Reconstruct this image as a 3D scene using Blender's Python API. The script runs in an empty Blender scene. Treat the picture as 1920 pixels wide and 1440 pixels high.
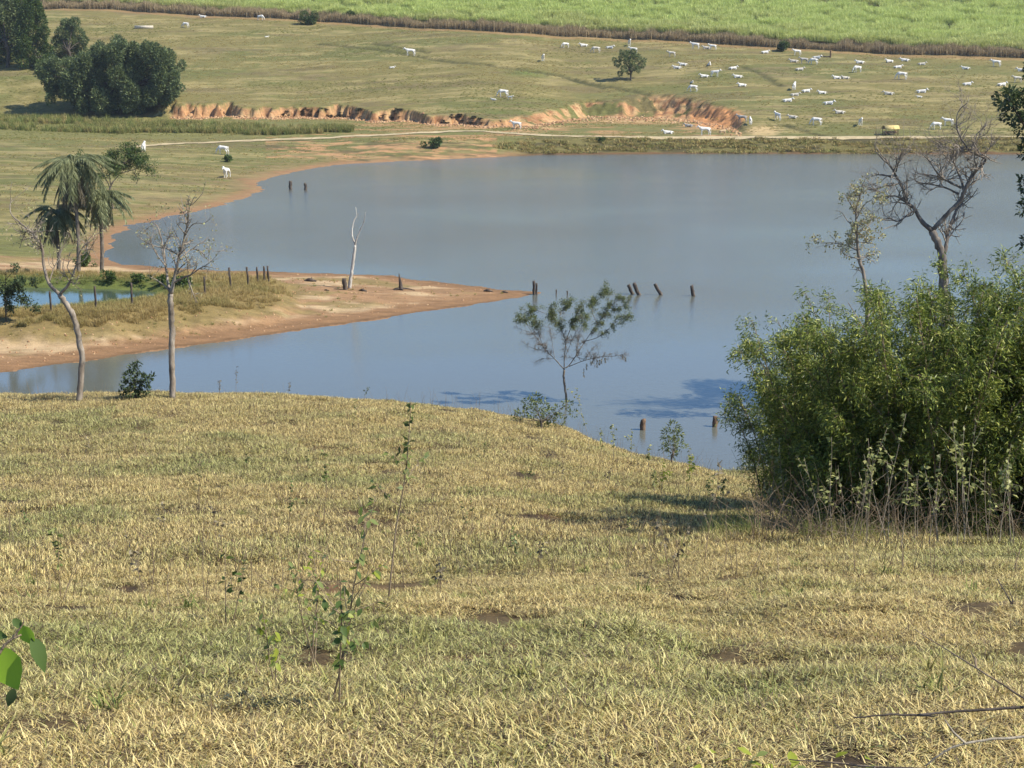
import bpy, math, random
import numpy as np
from mathutils import Vector, Matrix, Euler

# ------------------------------------------------------------------ camera, world, sun, exposure
S = bpy.context.scene
COL = S.collection
F = 2800.0                      # focal length in photo pixels (photo 1920 x 1440)
PITCH = math.atan(640.0 / F)    # camera looks down
CP, SP = math.cos(PITCH), math.sin(PITCH)
H = 21.75                       # camera height above the lake (lake surface is z = 0)

cam_d = bpy.data.cameras.new('camera'); cam = bpy.data.objects.new('camera', cam_d); COL.objects.link(cam)
cam_d.sensor_width = 36.0; cam_d.lens = 36.0 * F / 1920.0
cam_d.clip_start = 0.1; cam_d.clip_end = 9000
cam.location = (0, 0, H); cam.rotation_euler = (math.pi / 2 - PITCH, 0, 0)
S.camera = cam

SUN_EL = math.radians(47); SUN_AZ = math.radians(106)     # azimuth clockwise from +Y (the view direction)
w = bpy.data.worlds.new('World'); S.world = w; w.use_nodes = True
nt = w.node_tree; nt.nodes.clear()
sky = nt.nodes.new('ShaderNodeTexSky'); sky.sky_type = 'NISHITA'; sky.sun_disc = False
sky.sun_elevation = SUN_EL; sky.sun_rotation = SUN_AZ; sky.air_density = 1.0; sky.dust_density = 0.0; sky.ozone_density = 8.0
bg = nt.nodes.new('ShaderNodeBackground'); bg.inputs['Strength'].default_value = 0.125
wo = nt.nodes.new('ShaderNodeOutputWorld')
nt.links.new(sky.outputs[0], bg.inputs[0]); nt.links.new(bg.outputs[0], wo.inputs[0])

sd_ = bpy.data.lights.new('sun', 'SUN'); sd_.energy = 5.0; sd_.angle = math.radians(0.53); sd_.color = (1.0, 0.94, 0.80)
sun = bpy.data.objects.new('sun', sd_); COL.objects.link(sun)
to_sun = Vector((math.cos(SUN_EL) * math.sin(SUN_AZ), math.cos(SUN_EL) * math.cos(SUN_AZ), math.sin(SUN_EL)))
sun.rotation_euler = to_sun.to_track_quat('Z', 'Y').to_euler(); sun.location = (60, 0, 80)

S.cycles.max_bounces = 5; S.cycles.diffuse_bounces = 2; S.cycles.glossy_bounces = 2; S.cycles.transmission_bounces = 2
S.view_settings.view_transform = 'Standard'; S.view_settings.look = 'None'
S.view_settings.exposure = 0.58; S.view_settings.gamma = 1.0; S.view_settings.use_curve_mapping = False

# ------------------------------------------------------------------ small helpers
rng = np.random.default_rng(7); random.seed(7)

def lin(r, g, b):
    f = lambda c: (c / 255 / 12.92) if c / 255 <= 0.04045 else ((c / 255 + 0.055) / 1.055) ** 2.4
    return np.array((f(r), f(g), f(b)))

def tag(o, label=None, cat=None, group=None, kind=None):
    if label: o['label'] = label
    if cat: o['category'] = cat
    if group: o['group'] = group
    if kind: o['kind'] = kind
    return o

def empty(name, loc, rz=0.0, label=None, cat=None, group=None):
    o = bpy.data.objects.new(name, None); COL.objects.link(o)
    o.location = loc; o.rotation_euler = (0, 0, rz); o.empty_display_size = 0.2
    return tag(o, label, cat, group)

def mesh_np(name, V, quads=None, tris=None, smooth=True):
    V = np.asarray(V, dtype=np.float32).reshape(-1, 3)
    me = bpy.data.meshes.new(name)
    nq = 0 if quads is None else len(quads); nt_ = 0 if tris is None else len(tris)
    loops = []; starts = []
    if nq:
        loops.append(np.asarray(quads, np.int32).ravel()); starts.append(np.arange(nq, dtype=np.int32) * 4)
    if nt_:
        loops.append(np.asarray(tris, np.int32).ravel()); starts.append(nq * 4 + np.arange(nt_, dtype=np.int32) * 3)
    loops = np.concatenate(loops); starts = np.concatenate(starts)
    me.vertices.add(len(V)); me.vertices.foreach_set('co', V.ravel())
    me.loops.add(len(loops)); me.loops.foreach_set('vertex_index', loops)
    me.polygons.add(len(starts)); me.polygons.foreach_set('loop_start', starts)
    if smooth: me.polygons.foreach_set('use_smooth', np.ones(len(starts), dtype=bool))
    me.update(calc_edges=True); me.validate()
    return me

class MB:
    """collects quads and triangles into one mesh"""
    def __init__(s): s.V = []; s.Q = []; s.T = []; s.n = 0
    def add(s, V, quads=None, tris=None):
        V = np.asarray(V, dtype=np.float64).reshape(-1, 3)
        if quads is not None and len(quads): s.Q.append(np.asarray(quads, np.int32) + s.n)
        if tris is not None and len(tris): s.T.append(np.asarray(tris, np.int32) + s.n)
        s.V.append(V); s.n += len(V)
    def tube(s, pts, radii, n=6, cap=True):
        P = np.asarray(pts, float); R = np.broadcast_to(np.asarray(radii, float), (len(P),)) if np.ndim(radii) else np.full(len(P), radii)
        m = len(P)
        T = np.gradient(P, axis=0); T /= np.linalg.norm(T, axis=1, keepdims=True) + 1e-12
        ref = np.array((0.0, 1.0, 0.2)); 
        if abs(np.dot(T[0], ref)) > 0.9: ref = np.array((1.0, 0, 0.1))
        N = np.zeros_like(P); v = np.cross(T[0], ref); v /= np.linalg.norm(v); N[0] = v
        for i in range(1, m):
            v = N[i - 1] - T[i] * np.dot(N[i - 1], T[i]); N[i] = v / (np.linalg.norm(v) + 1e-12)
        B = np.cross(T, N)
        an = np.arange(n) / n * 2 * np.pi
        V = P[:, None] + R[:, None, None] * (np.cos(an)[None, :, None] * N[:, None] + np.sin(an)[None, :, None] * B[:, None])
        i = np.arange(m - 1)[:, None] * n; j = np.arange(n)[None]; k = (j + 1) % n
        q = np.stack([i + j, i + k, i + n + k, i + n + j], -1).reshape(-1, 4)
        V = V.reshape(-1, 3); tr = None
        if cap:
            V = np.vstack([V, P[0], P[-1]]); a = m * n
            jj = np.arange(n); kk = (jj + 1) % n
            tr = np.vstack([np.stack([np.full(n, a), kk, jj], -1), np.stack([np.full(n, a + 1), (m - 1) * n + jj, (m - 1) * n + kk], -1)])
        s.add(V, q, tr)
    def box(s, c, size, rz=0.0, taper=1.0):
        x, y, z = np.array(size) / 2.0
        V = np.array([(-x, -y, -z), (x, -y, -z), (x, y, -z), (-x, y, -z), (-x * taper, -y * taper, z), (x * taper, -y * taper, z), (x * taper, y * taper, z), (-x * taper, y * taper, z)])
        c_, s_ = math.cos(rz), math.sin(rz)
        V[:, :2] = V[:, :2] @ np.array([[c_, s_], [-s_, c_]])
        s.add(V + np.array(c), [(0, 3, 2, 1), (4, 5, 6, 7), (0, 1, 5, 4), (1, 2, 6, 5), (2, 3, 7, 6), (3, 0, 4, 7)])
    def leaves(s, P, D, L, W, fold=0.25, r=None):
        """kite-shaped leaf faces: base P, direction D, length L, width W"""
        r = r or rng
        P = np.asarray(P, float); n = len(P)
        if n == 0: return
        D = np.asarray(D, float); D = D / (np.linalg.norm(D, axis=1, keepdims=True) + 1e-9)
        U = r.normal(size=(n, 3)); U[:, 2] += 0.9
        X = np.cross(D, U); X /= np.linalg.norm(X, axis=1, keepdims=True) + 1e-9
        Nn = np.cross(X, D)
        L = np.broadcast_to(np.asarray(L, float), (n,))[:, None]; W = np.broadcast_to(np.asarray(W, float), (n,))[:, None]
        mid = P + D * L * 0.42 + Nn * W * fold
        V = np.stack([P, mid + X * W * 0.5, P + D * L - Nn * L * 0.08, mid - X * W * 0.5], 1)
        s.add(V.reshape(-1, 3), np.arange(4 * n).reshape(n, 4))
    def mesh(s, name, smooth=True):
        return mesh_np(name, np.vstack(s.V), np.vstack(s.Q) if s.Q else None, np.vstack(s.T) if s.T else None, smooth)
    def build(s, name, mat, parent=None, smooth=True, origin=None):
        if s.n == 0: return None
        if origin is not None: s.V = [v - np.array(origin) for v in s.V]
        me = s.mesh(name, smooth); me.materials.append(mat)
        o = bpy.data.objects.new(name, me); COL.objects.link(o)
        if parent is not None: o.parent = parent
        elif origin is not None: o.location = origin
        return o

def _hash(ix, iy, seed):
    h = (ix.astype(np.int64) * 374761393 + iy.astype(np.int64) * 668265263 + seed * 2147483647) & 0xFFFFFFFF
    h = ((h ^ (h >> 13)) * 1274126177) & 0xFFFFFFFF
    return ((h ^ (h >> 16)) & 0xFFFF) / 65535.0
def vnoise(x, y, seed=0):
    x = np.asarray(x, float); y = np.asarray(y, float)
    ix = np.floor(x); iy = np.floor(y); fx = x - ix; fy = y - iy
    fx = fx * fx * (3 - 2 * fx); fy = fy * fy * (3 - 2 * fy)
    a = _hash(ix, iy, seed); b = _hash(ix + 1, iy, seed); c = _hash(ix, iy + 1, seed); d = _hash(ix + 1, iy + 1, seed)
    return (a + (b - a) * fx) * (1 - fy) + (c + (d - c) * fx) * fy
def fbm(x, y, seed=0, oct=4):
    t = 0; amp = 0.5; tot = 0
    for o in range(oct):
        t = t + amp * vnoise(x * 2 ** o, y * 2 ** o, seed + o * 17); tot += amp; amp *= 0.55
    return t / tot
def sstep(e0, e1, x):
    t = np.clip((x - e0) / (e1 - e0), 0, 1); return t * t * (3 - 2 * t)

# photo pixel -> viewing ray; a = x/y, m = z slope per metre of depth y
def ray(px, row):
    v = (720.0 - np.asarray(row, float)) / F; dy = CP + SP * v
    return (np.asarray(px, float) - 960.0) / F / dy, (-SP + CP * v) / dy
def at_y(px, row, y):
    a, m = ray(px, row); return Vector((float(a * y), float(y), float(H + m * y)))
def on_plane(px, row, z=0.0):
    a, m = ray(px, row); y = (z - H) / m; return np.stack([a * y, y], -1)

def poly_sd(poly, x, y):
    """signed distance to a closed polygon, positive outside"""
    x = np.asarray(x, float); y = np.asarray(y, float); d2 = np.full(x.shape, 1e18); ins = np.zeros(x.shape, bool)
    n = len(poly)
    for i in range(n):
        x0, y0 = poly[i]; x1, y1 = poly[(i + 1) % n]; ex, ey = x1 - x0, y1 - y0
        t = np.clip(((x - x0) * ex + (y - y0) * ey) / (ex * ex + ey * ey + 1e-12), 0, 1)
        d2 = np.minimum(d2, (x - x0 - t * ex) ** 2 + (y - y0 - t * ey) ** 2)
        if y0 != y1:
            c = ((y0 > y) != (y1 > y)) & (x < ex * (y - y0) / (y1 - y0) + x0); ins ^= c
    d = np.sqrt(d2); return np.where(ins, -d, d)

# ------------------------------------------------------------------ terrain
def pxpoly(pts, z=0.0):
    p = np.array(pts, float); return on_plane(p[:, 0], p[:, 1], z)
SHORE_FAR = [(2600, 289), (1920, 289), (1300, 288), (1020, 290), (960, 293), (800, 300), (640, 308), (560, 320), (487, 340), (490, 360), (440, 378), (390, 391), (330, 404), (240, 425), (207, 455), (200, 484), (240, 494), (300, 500), (350, 503), (420, 508), (500, 509), (600, 511), (700, 514), (790, 524), (850, 533), (940, 543), (1012, 549), (985, 559), (900, 570), (800, 584), (700, 600), (600, 613), (500, 628), (400, 643), (300, 655), (200, 672), (100, 685), (0, 700), (-250, 725)]
SHORE_NEAR = [(-600, 790), (-200, 840), (300, 890), (700, 905), (1000, 905), (1200, 898), (1330, 886), (1440, 880), (1540, 862), (1630, 806), (1715, 745), (1850, 722), (2050, 700), (2600, 640)]
LAKE = pxpoly(SHORE_FAR + SHORE_NEAR)
BANK = pxpoly([(-200, 602), (0, 594), (150, 592), (300, 577), (420, 562), (480, 548), (490, 520), (440, 514), (350, 513), (260, 516), (150, 512), (0, 510), (-200, 508)], 1.7)
POND = pxpoly([(-150, 602), (0, 588), (100, 583), (200, 575), (275, 563), (310, 553), (280, 545), (200, 542), (100, 540), (0, 538), (-150, 538)], 1.2)

ucol = np.array([-900, -300, 0, 330, 640, 850, 960, 1060, 1110, 1180, 1300, 1420, 1550, 1900, 2900], float)
crest = [
 [(4.5, 1440), (6.5, 1290), (9.5, 1150), (13.5, 1115), (20, 990), (30, 870), (42, 760)],
 [(4.5, 1440), (6.5, 1290), (9.5, 1150), (13.5, 1115), (20, 990), (30, 870), (42, 752)],
 [(4.5, 1440), (6.5, 1290), (9.5, 1150), (13.5, 1115), (20, 990), (30, 865), (42, 748)],
 [(4.5, 1440), (6.5, 1290), (9.5, 1150), (13.5, 1115), (20, 990), (30, 865), (42, 742)],
 [(4.5, 1440), (6.5, 1290), (9.5, 1145), (13.5, 1110), (20, 990), (30, 868), (42, 752)],
 [(4.5, 1440), (6.5, 1285), (9.5, 1142), (13.5, 1105), (20, 992), (30, 875), (42, 770)],
 [(4.5, 1440), (6.5, 1282), (9.5, 1140), (13.5, 1100), (20, 995), (30, 885), (41, 787)],
 [(4.5, 1440), (6.5, 1280), (9.5, 1138), (13.5, 1090), (20, 998), (30, 893), (40, 808)],
 [(4.5, 1440), (6.5, 1278), (9.5, 1135), (14, 1080), (20, 998), (30, 897), (39, 832)],
 [(4.5, 1440), (6.5, 1275), (10, 1122), (15, 1060), (22, 970), (30, 905), (37, 856)],
 [(4.5, 1440), (7, 1265), (10.5, 1115), (15, 1045), (20, 995), (27, 938), (35, 886)],
 [(4.5, 1440), (7, 1258), (10.5, 1108), (14, 1050), (18, 1008), (23, 965), (27, 938)],
 [(4.5, 1440), (7, 1252), (10.5, 1100), (14, 1045), (17.5, 1015), (19, 1012)],
 [(4.5, 1440), (7, 1248), (10.5, 1105), (14, 1045), (17, 1022), (18.5, 1020)],
 [(4.5, 1440), (7, 1248), (10.5, 1105), (14, 1045), (17, 1022), (18.5, 1020)]]
nshore = np.array(SHORE_NEAR, float); ns_w = on_plane(nshore[:, 0], nshore[:, 1], 0.0)
ns_a = ns_w[:, 0] / ns_w[:, 1]
DG = np.arange(0, 115, 0.1)
ACOL = (ucol - 960) / F / CP
TAB = []
def pchip(xk, yk, x):
    h = np.diff(xk); d = np.diff(yk) / h; m = np.zeros(len(xk)); m[0] = d[0]; m[-1] = d[-1]
    for i in range(1, len(xk) - 1):
        m[i] = 0 if d[i - 1] * d[i] <= 0 else 2 * d[i - 1] * d[i] / (d[i - 1] + d[i])
    i = np.clip(np.searchsorted(xk, x) - 1, 0, len(xk) - 2); t = (x - xk[i]) / h[i]
    return (2 * t**3 - 3 * t**2 + 1) * yk[i] + (t**3 - 2 * t**2 + t) * h[i] * m[i] + (-2 * t**3 + 3 * t**2) * yk[i + 1] + (t**3 - t**2) * h[i] * m[i + 1]
for uc, kn, ac in zip(ucol, crest, ACOL):
    xk = [-3.0, 0.0]; zk = [H - 1.4, H - 1.7]
    for d, r in kn: xk.append(d); zk.append(H + float(ray(0, r)[1]) * d)
    ys_ = float(np.interp(ac, ns_a, ns_w[:, 1]))
    xk += [ys_, ys_ + 12, 140]; zk += [0.0, -2.5, -8.0]
    z = pchip(np.array(xk, float), np.array(zk, float), DG)
    k = np.exp(-0.5 * (np.arange(-20, 21) / 7.0) ** 2); k /= k.sum()
    z = np.convolve(np.pad(z, 20, mode='edge'), k, mode='valid'); TAB.append(z)
TAB = np.array(TAB)
AF = np.linspace(ACOL[0], ACOL[-1], 600)
TABF = np.array([pchip(ACOL, TAB[:, j], AF) for j in range(TAB.shape[1])]).T

def near_z(x, y):
    a = x / np.maximum(y, 0.3)
    ia = np.clip((a - AF[0]) / (AF[1] - AF[0]), 0, len(AF) - 1.001); jd = np.clip(y / 0.1, 0, len(DG) - 1.001)
    i = ia.astype(int); j = jd.astype(int); fa = ia - i; fd = jd - j
    z = (TABF[i, j] * (1 - fa) + TABF[i + 1, j] * fa) * (1 - fd) + (TABF[i, j + 1] * (1 - fa) + TABF[i + 1, j + 1] * fa) * fd
    return np.where(y > 112, -9.0, z)

def A(u, row): return float(ray(u, row)[0])
FLOOR0, FY0, FSL = 2.75, 313.0, 0.045
scb = np.array([(-600, 222), (200, 218), (300, 217), (400, 219), (500, 222), (640, 223), (760, 229), (860, 233), (950, 237), (985, 238), (1010, 234), (1060, 226), (1100, 216), (1128, 205), (1140, 202), (1170, 206), (1200, 213), (1240, 220), (1300, 226), (1340, 234), (1375, 242), (1395, 254), (1420, 262), (3000, 262)], float)
sa, sm = ray(scb[:, 0], scb[:, 1])
s_y = (H - FLOOR0 + FSL * FY0) / (FSL - sm)      # where that row meets the valley floor
s_y = np.minimum(s_y, 356)
def scarp_y(x, y):
    a = x / y
    return np.interp(a, sa, s_y) + sstep(A(310, 215), A(380, 215), a) * (1 - 0.82 * sstep(A(940, 225), A(1020, 225), a)) * ((fbm(x * 0.13, y * 0, 3, 3) - 0.5) * 9 + (fbm(x * 0.5, y * 0.25, 9, 3) - 0.5) * 4.2 + (vnoise(x * 1.7, y * 0.6, 19) - 0.5) * 1.2 + 2.0 * sstep(0.60, 0.68, vnoise(x * 0.33, y * 0, 27)) + 3.0 * (fbm(x * 0.045, y * 0, 33, 3) - 0.5))
aL, aR = A(1000, 230), A(1390, 240)
aS0, aS1 = A(240, 215), A(325, 215)

# dark drainage furrows in the pasture, as rows of pixels on the upper slope
FUR = [[(600, 82), (700, 93), (780, 105), (860, 118), (960, 129), (1050, 143), (1150, 163), (1250, 182), (1330, 197)], [(700, 82), (760, 92), (800, 99)], [(1395, 128), (1430, 141), (1462, 160)], [(1470, 235), (1510, 246), (1545, 256)], [(1070, 148), (1130, 163)]]

UPA = [A(u, 225) for u in (560, 700, 880, 980, 1060, 1180, 1390)]
def up_plane(x, y):
    a = x / y; wR = sstep(aL, aR, a)
    yc = np.where(y < 640, y, 640 + (y - 640) * 0.025)
    bump = np.interp(a, UPA, [0, 0.9, 2.1, 1.9, 0.8, -0.2, -0.3])
    return bump + (7.0 + 0.180 * (yc - 356)) * (1 - wR) + (2.75 + 0.165 * (yc - 313)) * wR

def up_hit(u, r):
    a, m = ray(u, r); ys_ = np.linspace(300, 800, 2001); d = (H + m * ys_) - up_plane(a * ys_, ys_)
    i = int(np.argmax(d <= 0)); return np.array((float(a * ys_[i]), ys_[i]))
FURW = [np.array([up_hit(*p) for p in f]) for f in FUR]
def line_dist(line, x, y):
    d2 = np.full(np.shape(x), 1e18)
    for (x0, y0), (x1, y1) in zip(line[:-1], line[1:]):
        ex, ey = x1 - x0, y1 - y0; t = np.clip(((x - x0) * ex + (y - y0) * ey) / (ex * ex + ey * ey + 1e-9), 0, 1)
        d2 = np.minimum(d2, (x - x0 - t * ex) ** 2 + (y - y0 - t * ey) ** 2)
    return np.sqrt(d2)

def scarp_t(x, y):
    """0 below the eroded bank, 1 above it; narrow where it is a cut face, wide where it is a washed slope"""
    a = x / np.maximum(y, 0.3); sy = scarp_y(x, np.maximum(y, 1.0)); gl = sstep(A(940, 225), A(1000, 225), a)
    wid = 0.6 + 5.0 * (1 - sstep(0.34, 0.40, fbm(x * 0.07, y * 0, 29, 3))) * (1 - sstep(A(570, 222), A(620, 222), a)) + 6.0 * gl * (0.4 + 1.2 * vnoise(x * 0.12, y * 0, 26)) + 3.0 * sstep(A(1200, 225), A(1270, 225), a) + 2.5 * sstep(0.5, 0.8, fbm(x * 0.09, y * 0, 23, 3)) + 1.5 * vnoise(x * 0.5, y * 0, 24) + 26 * (1 - sstep(aS0, aS1, a))
    t = np.clip((y - sy) / wid + (fbm(x * 0.9, y * 0.9, 28, 4) - 0.5) * (0.9 - 0.45 * gl) * sstep(aS0, aS1, a) * (y > sy - 1) * (y < sy + wid), 0, 1)
    return t * t * (3 - 2 * t), y - sy
def far_z(x, y, sdl=None):
    a = x / np.maximum(y, 0.3)
    if sdl is None: sdl = poly_sd(LAKE, x, y)
    sdl = sdl + np.where(y > 95, (fbm(x * 0.28, y * 0.5, 7, 4) - 0.5) * np.interp(y, [95, 200, 300], [1.6, 3.0, 2.0]), 0.0)
    sdn = sdl + (fbm(x * 0.12, y * 0.12, 5, 3) - 0.5) * 1.4
    k = np.interp(a, [-0.34, -0.2, -0.12, -0.02, 0.02], [0.034, 0.05, 0.075, 0.2, 0.3])
    k = np.where(y < 165, 0.055, np.where(y < 185, 0.055 + (k - 0.055) * (y - 165) / 20, k))
    lower = np.minimum(np.where(sdn < 5, sdn * np.maximum(k, 0.05), 5 * np.maximum(k, 0.05) + (sdn - 5) * k), FLOOR0 + FSL * np.clip(y - FY0, 0, 60))
    lower = np.where(y < 150, np.minimum(lower, 0.85), lower) + (fbm(x * 0.3, y * 0.3, 6, 3) - 0.5) * 0.3 * np.clip(sdn * 0.2, 0, 1)
    t, _ = scarp_t(x, y)
    up = np.maximum(up_plane(x, np.maximum(y, 1.0)), lower) + (fbm(x * 0.05, y * 0.05, 8, 4) - 0.5) * 1.2 * sstep(300, 360, y)
    z = lower + (up - lower) * t
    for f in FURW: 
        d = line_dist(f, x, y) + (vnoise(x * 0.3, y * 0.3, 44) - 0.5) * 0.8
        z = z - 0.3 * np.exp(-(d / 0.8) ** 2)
    # berm round the fish pond
    near = y < 160
    sb = poly_sd(BANK, x, y); zp = 1.7 - 0.33 * np.maximum(0, sb + (fbm(x * 0.5, y * 0.5, 12, 3) - 0.5) * 2)
    z = np.where(near, np.maximum(z, zp), z)
    sp_ = poly_sd(POND, x, y); z = np.where(near, np.minimum(z, 1.2 + np.where(sp_ < 0, sp_ * 0.4, sp_ * 0.45 + 0.05)), z)
    return np.where(sdl < 0, -np.minimum(1.6, -sdl * 0.12 + 0.01), np.maximum(z, 0.012 * np.minimum(sdl, 6)))

def ZF(x, y):
    x = np.asarray(x, float); y = np.asarray(y, float)
    zn = near_z(x, y) + (fbm(x * 1.1, y * 1.1, 31, 5) - 0.5) * 0.26 * sstep(2, 8, y) * (y < 112)
    return np.maximum(zn, far_z(x, y))
YS = np.concatenate([np.linspace(2, 60, 500), np.linspace(60.2, 700, 2600)])
def hit(px, row):
    a, m = ray(px, row); g = (H + m * YS) - ZF(a * YS, YS); i = int(np.argmax(g <= 0)) if (g <= 0).any() else len(YS) - 1
    y = YS[i]
    if i > 0: y = YS[i - 1] + (YS[i] - YS[i - 1]) * g[i - 1] / (g[i - 1] - g[i] + 1e-9)
    x = float(a * y); return Vector((x, float(y), float(ZF(np.array([x]), np.array([y]))[0])))
def ground(x, y): return float(ZF(np.array([float(x)]), np.array([float(y)]))[0])

# grid: a fan of columns and rows, finest where the camera looks
acols = np.concatenate([-np.geomspace(2.2, 0.40, 18)[:-1], np.linspace(-0.40, 0.40, 560), np.geomspace(0.40, 2.2, 18)[1:]])
yrow = np.concatenate([np.geomspace(0.4, 48, 190)[:-1], np.arange(48, 100, 1.0), np.arange(100, 150, 0.45), np.arange(150, 300, 1.0), np.arange(300, 322, 0.5), np.arange(322, 362, 0.22), np.arange(362, 364, 0.5), np.arange(364, 500, 1.2), np.geomspace(500, 5200, 40)])
GA, GY = np.meshgrid(acols, yrow); GX = GA * GY
gz_sd = poly_sd(LAKE, GX, GY)
ZN = near_z(GX, GY) + (fbm(GX * 1.1, GY * 1.1, 31, 5) - 0.5) * 0.26 * sstep(2, 8, GY) * (GY < 112)
ZFAR = far_z(GX, GY, gz_sd)
GZ = np.maximum(ZN, ZFAR)
NR, NC = GZ.shape
ii, jj = np.meshgrid(np.arange(NR - 1), np.arange(NC - 1), indexing='ij')
quads = np.stack([ii * NC + jj, ii * NC + jj + 1, (ii + 1) * NC + jj + 1, (ii + 1) * NC + jj], -1).reshape(-1, 4)
# ground colour by place (soil, mud, sand, grass), lit by the real sun
def mix(c, d, t): return c * (1 - t[..., None]) + np.asarray(d) * t[..., None]
C_THATCH = np.array((0.06, 0.042, 0.026)); C_PAST = np.array((0.182, 0.155, 0.06)); C_PAST2 = np.array((0.14, 0.138, 0.049)); C_STRAW = np.array((0.27, 0.22, 0.10))
C_MUD = np.array((0.235, 0.135, 0.07)); C_ORANGE = np.array((0.42, 0.235, 0.12)); C_SAND = np.array((0.50, 0.36, 0.19)); C_GREEN = np.array((0.085, 0.125, 0.03)); C_REDDK = np.array((0.20, 0.085, 0.04))
def px_of(x, y, z):
    # image position of a ground point, used only to read off which stretch of land it is
    d = CP * y - SP * (z - H); return 960 + F * x / d, 720 - F * (SP * y + CP * (z - H)) / d
PU, PR = px_of(GX, GY, GZ)
n1 = fbm(GX * 0.03, GY * 0.06, 50, 5); n2 = fbm(GX * 0.25, GY * 0.5, 51, 4); n3 = fbm(GX * 0.10, GY * 0.45, 52, 4); n4 = fbm(GX * 1.1, GY * 1.4, 53, 3)
c = np.broadcast_to(C_PAST, GX.shape + (3,)).copy()
c = mix(c, C_PAST2, sstep(0.42, 0.62, n1)); c = mix(c, C_STRAW * 1.1, sstep(0.5, 0.68, n3) * 0.75); c = mix(c, (0.15, 0.115, 0.06), sstep(0.56, 0.7, fbm(GX * 0.06, GY * 0.3, 55, 4)) * 0.6); c = mix(c, C_GREEN, sstep(0.6, 0.85, n2) * 0.4)
c = mix(c, C_GREEN * 1.1, 0.75 * sstep(1.0, 0.2, np.hypot((GX - up_hit(990, 137)[0]) / 12, (GY - up_hit(990, 137)[1]) / 9) + n2 * 0.5))
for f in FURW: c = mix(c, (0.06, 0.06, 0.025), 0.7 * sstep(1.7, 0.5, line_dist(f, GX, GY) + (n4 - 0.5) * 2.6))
floor_m = sstep(300, 315, GY) * (1 - sstep(0, 3, GY - scarp_y(GX, np.maximum(GY, 1)))) * (GY < 365)
c = mix(c, C_PAST2 * 1.1, floor_m * 0.7 * (GA < aR))
c = mix(c, C_ORANGE * 0.9, floor_m * (GA < aR) * (GA > A(560, 225)) * sstep(0.5, 0.66, n3) * 0.8)
sdc = GY - scarp_y(GX, np.maximum(GY, 1))
st_ = scarp_t(GX, GY)[0]; fgl = sstep(A(940, 225), A(1000, 225), GA)
face = (1 - 0.9 * (1 - sstep(0.34, 0.40, fbm(GX * 0.07, GY * 0, 29, 3))) * (GA < A(600, 222))) * (GA > A(312, 215)) * (GA < aR) * (GY < 366) * sstep(-4.0, -1.2, sdc + (n4 - 0.5) * 3) * (1 - sstep(0.80, 0.97, st_ + (n4 - 0.5) * 0.25)) * np.where(fgl > .5, sstep(0.46, 0.54, n2 * .6 + n3 * .4 + .03), 1.0)
c = mix(c, C_ORANGE, face); c = mix(c, C_SAND, face * sstep(0.5, 0.7, fbm(GX * 0.5, GY * 0.5, 60, 3)) * 0.55); c = mix(c, C_REDDK, face * sstep(0.58, 0.72, fbm(GX * 0.35, GY * 1.2, 61, 3)) * 0.7)
gul = sstep(A(950, 225), A(985, 225), GA) * (1 - sstep(A(1370, 235), A(1405, 235), GA)) * sstep(-18, -9, sdc) * (1 - sstep(0, 3, sdc)) * sstep(314, 318, GY)
c = mix(c, C_ORANGE, gul * sstep(0.46, 0.58, n2 * 0.6 + n3 * 0.4)); c = mix(c, C_SAND, gul * sstep(0.58, 0.68, n3) * 0.7)
pa = sstep(1.0, 0.55, np.hypot((PU - 1345) / 62, (PR - 222) / 24) + (n4 - 0.5) * 0.5) * (GY > 300)
c = mix(c, (0.52, 0.25, 0.11), pa); pb = sstep(1.0, 0.5, np.hypot((PU - 1430) / 40, (PR - 245) / 11) + (n4 - 0.5) * 0.9) * (GY > 300); c = mix(c, C_SAND, pb * 0.8)
# shore, beaches, spit
shore = (1 - sstep(0.8, 4.8, gz_sd + (n2 - 0.5) * 5)) * (GY > 95)
damm = sstep(A(930, 270), A(1010, 270), GA) * (GY > 250)
c = mix(c, np.array((0.15, 0.13, 0.05)), damm * (1 - sstep(8, 12, gz_sd))); c = mix(c, (0.07, 0.06, 0.03), damm * (1 - sstep(8, 12, gz_sd)) * sstep(0.48, 0.62, fbm(GX * 0.12, GY * 0.8, 70, 4)) * 0.85)
c = mix(c, C_MUD * 1.15, shore * (1 - damm)); c = mix(c, C_MUD * 0.6, damm * (1 - sstep(0.3, 1.2, gz_sd)))
leftb = (GA < A(900, 300)) * (GY > 190) * (gz_sd > 0) * (1 - sstep(6, 22, gz_sd + (n2 - .5) * 18)); c = mix(c, (0.27, 0.18, 0.095), leftb * 0.5 * sstep(0.4, 0.6, n2))
bank2 = (GA > A(500, 275)) * (GA < A(930, 275)) * (GY > 280) * (GY < 314); c = mix(c, C_ORANGE, bank2 * sstep(0.5, 0.64, fbm(GX * 0.2, GY * 0.5, 71, 4)) * 0.9)
c = mix(c, np.array((0.10, 0.085, 0.04)), bank2 * sstep(0.56, 0.68, fbm(GX * 0.25, GY * 0.7, 72, 4)) * 0.8)
spit = (GY > 95) * (GY < 152) * (gz_sd > 0)
c = mix(c, np.array((0.29, 0.175, 0.095)), spit * 1.0); c = mix(c, np.array((0.45, 0.32, 0.19)), spit * sstep(0.47, 0.6, fbm(GX * 0.18, GY * 0.55, 73, 4)) * sstep(2, 4.5, gz_sd + (n4 - .5) * 3)); c = mix(c, np.array((0.22, 0.17, 0.07)), spit * sstep(0.5, 0.64, fbm(GX * 0.3, GY * 0.6, 74, 4)) * sstep(3, 5, gz_sd) * 0.75)
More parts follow.
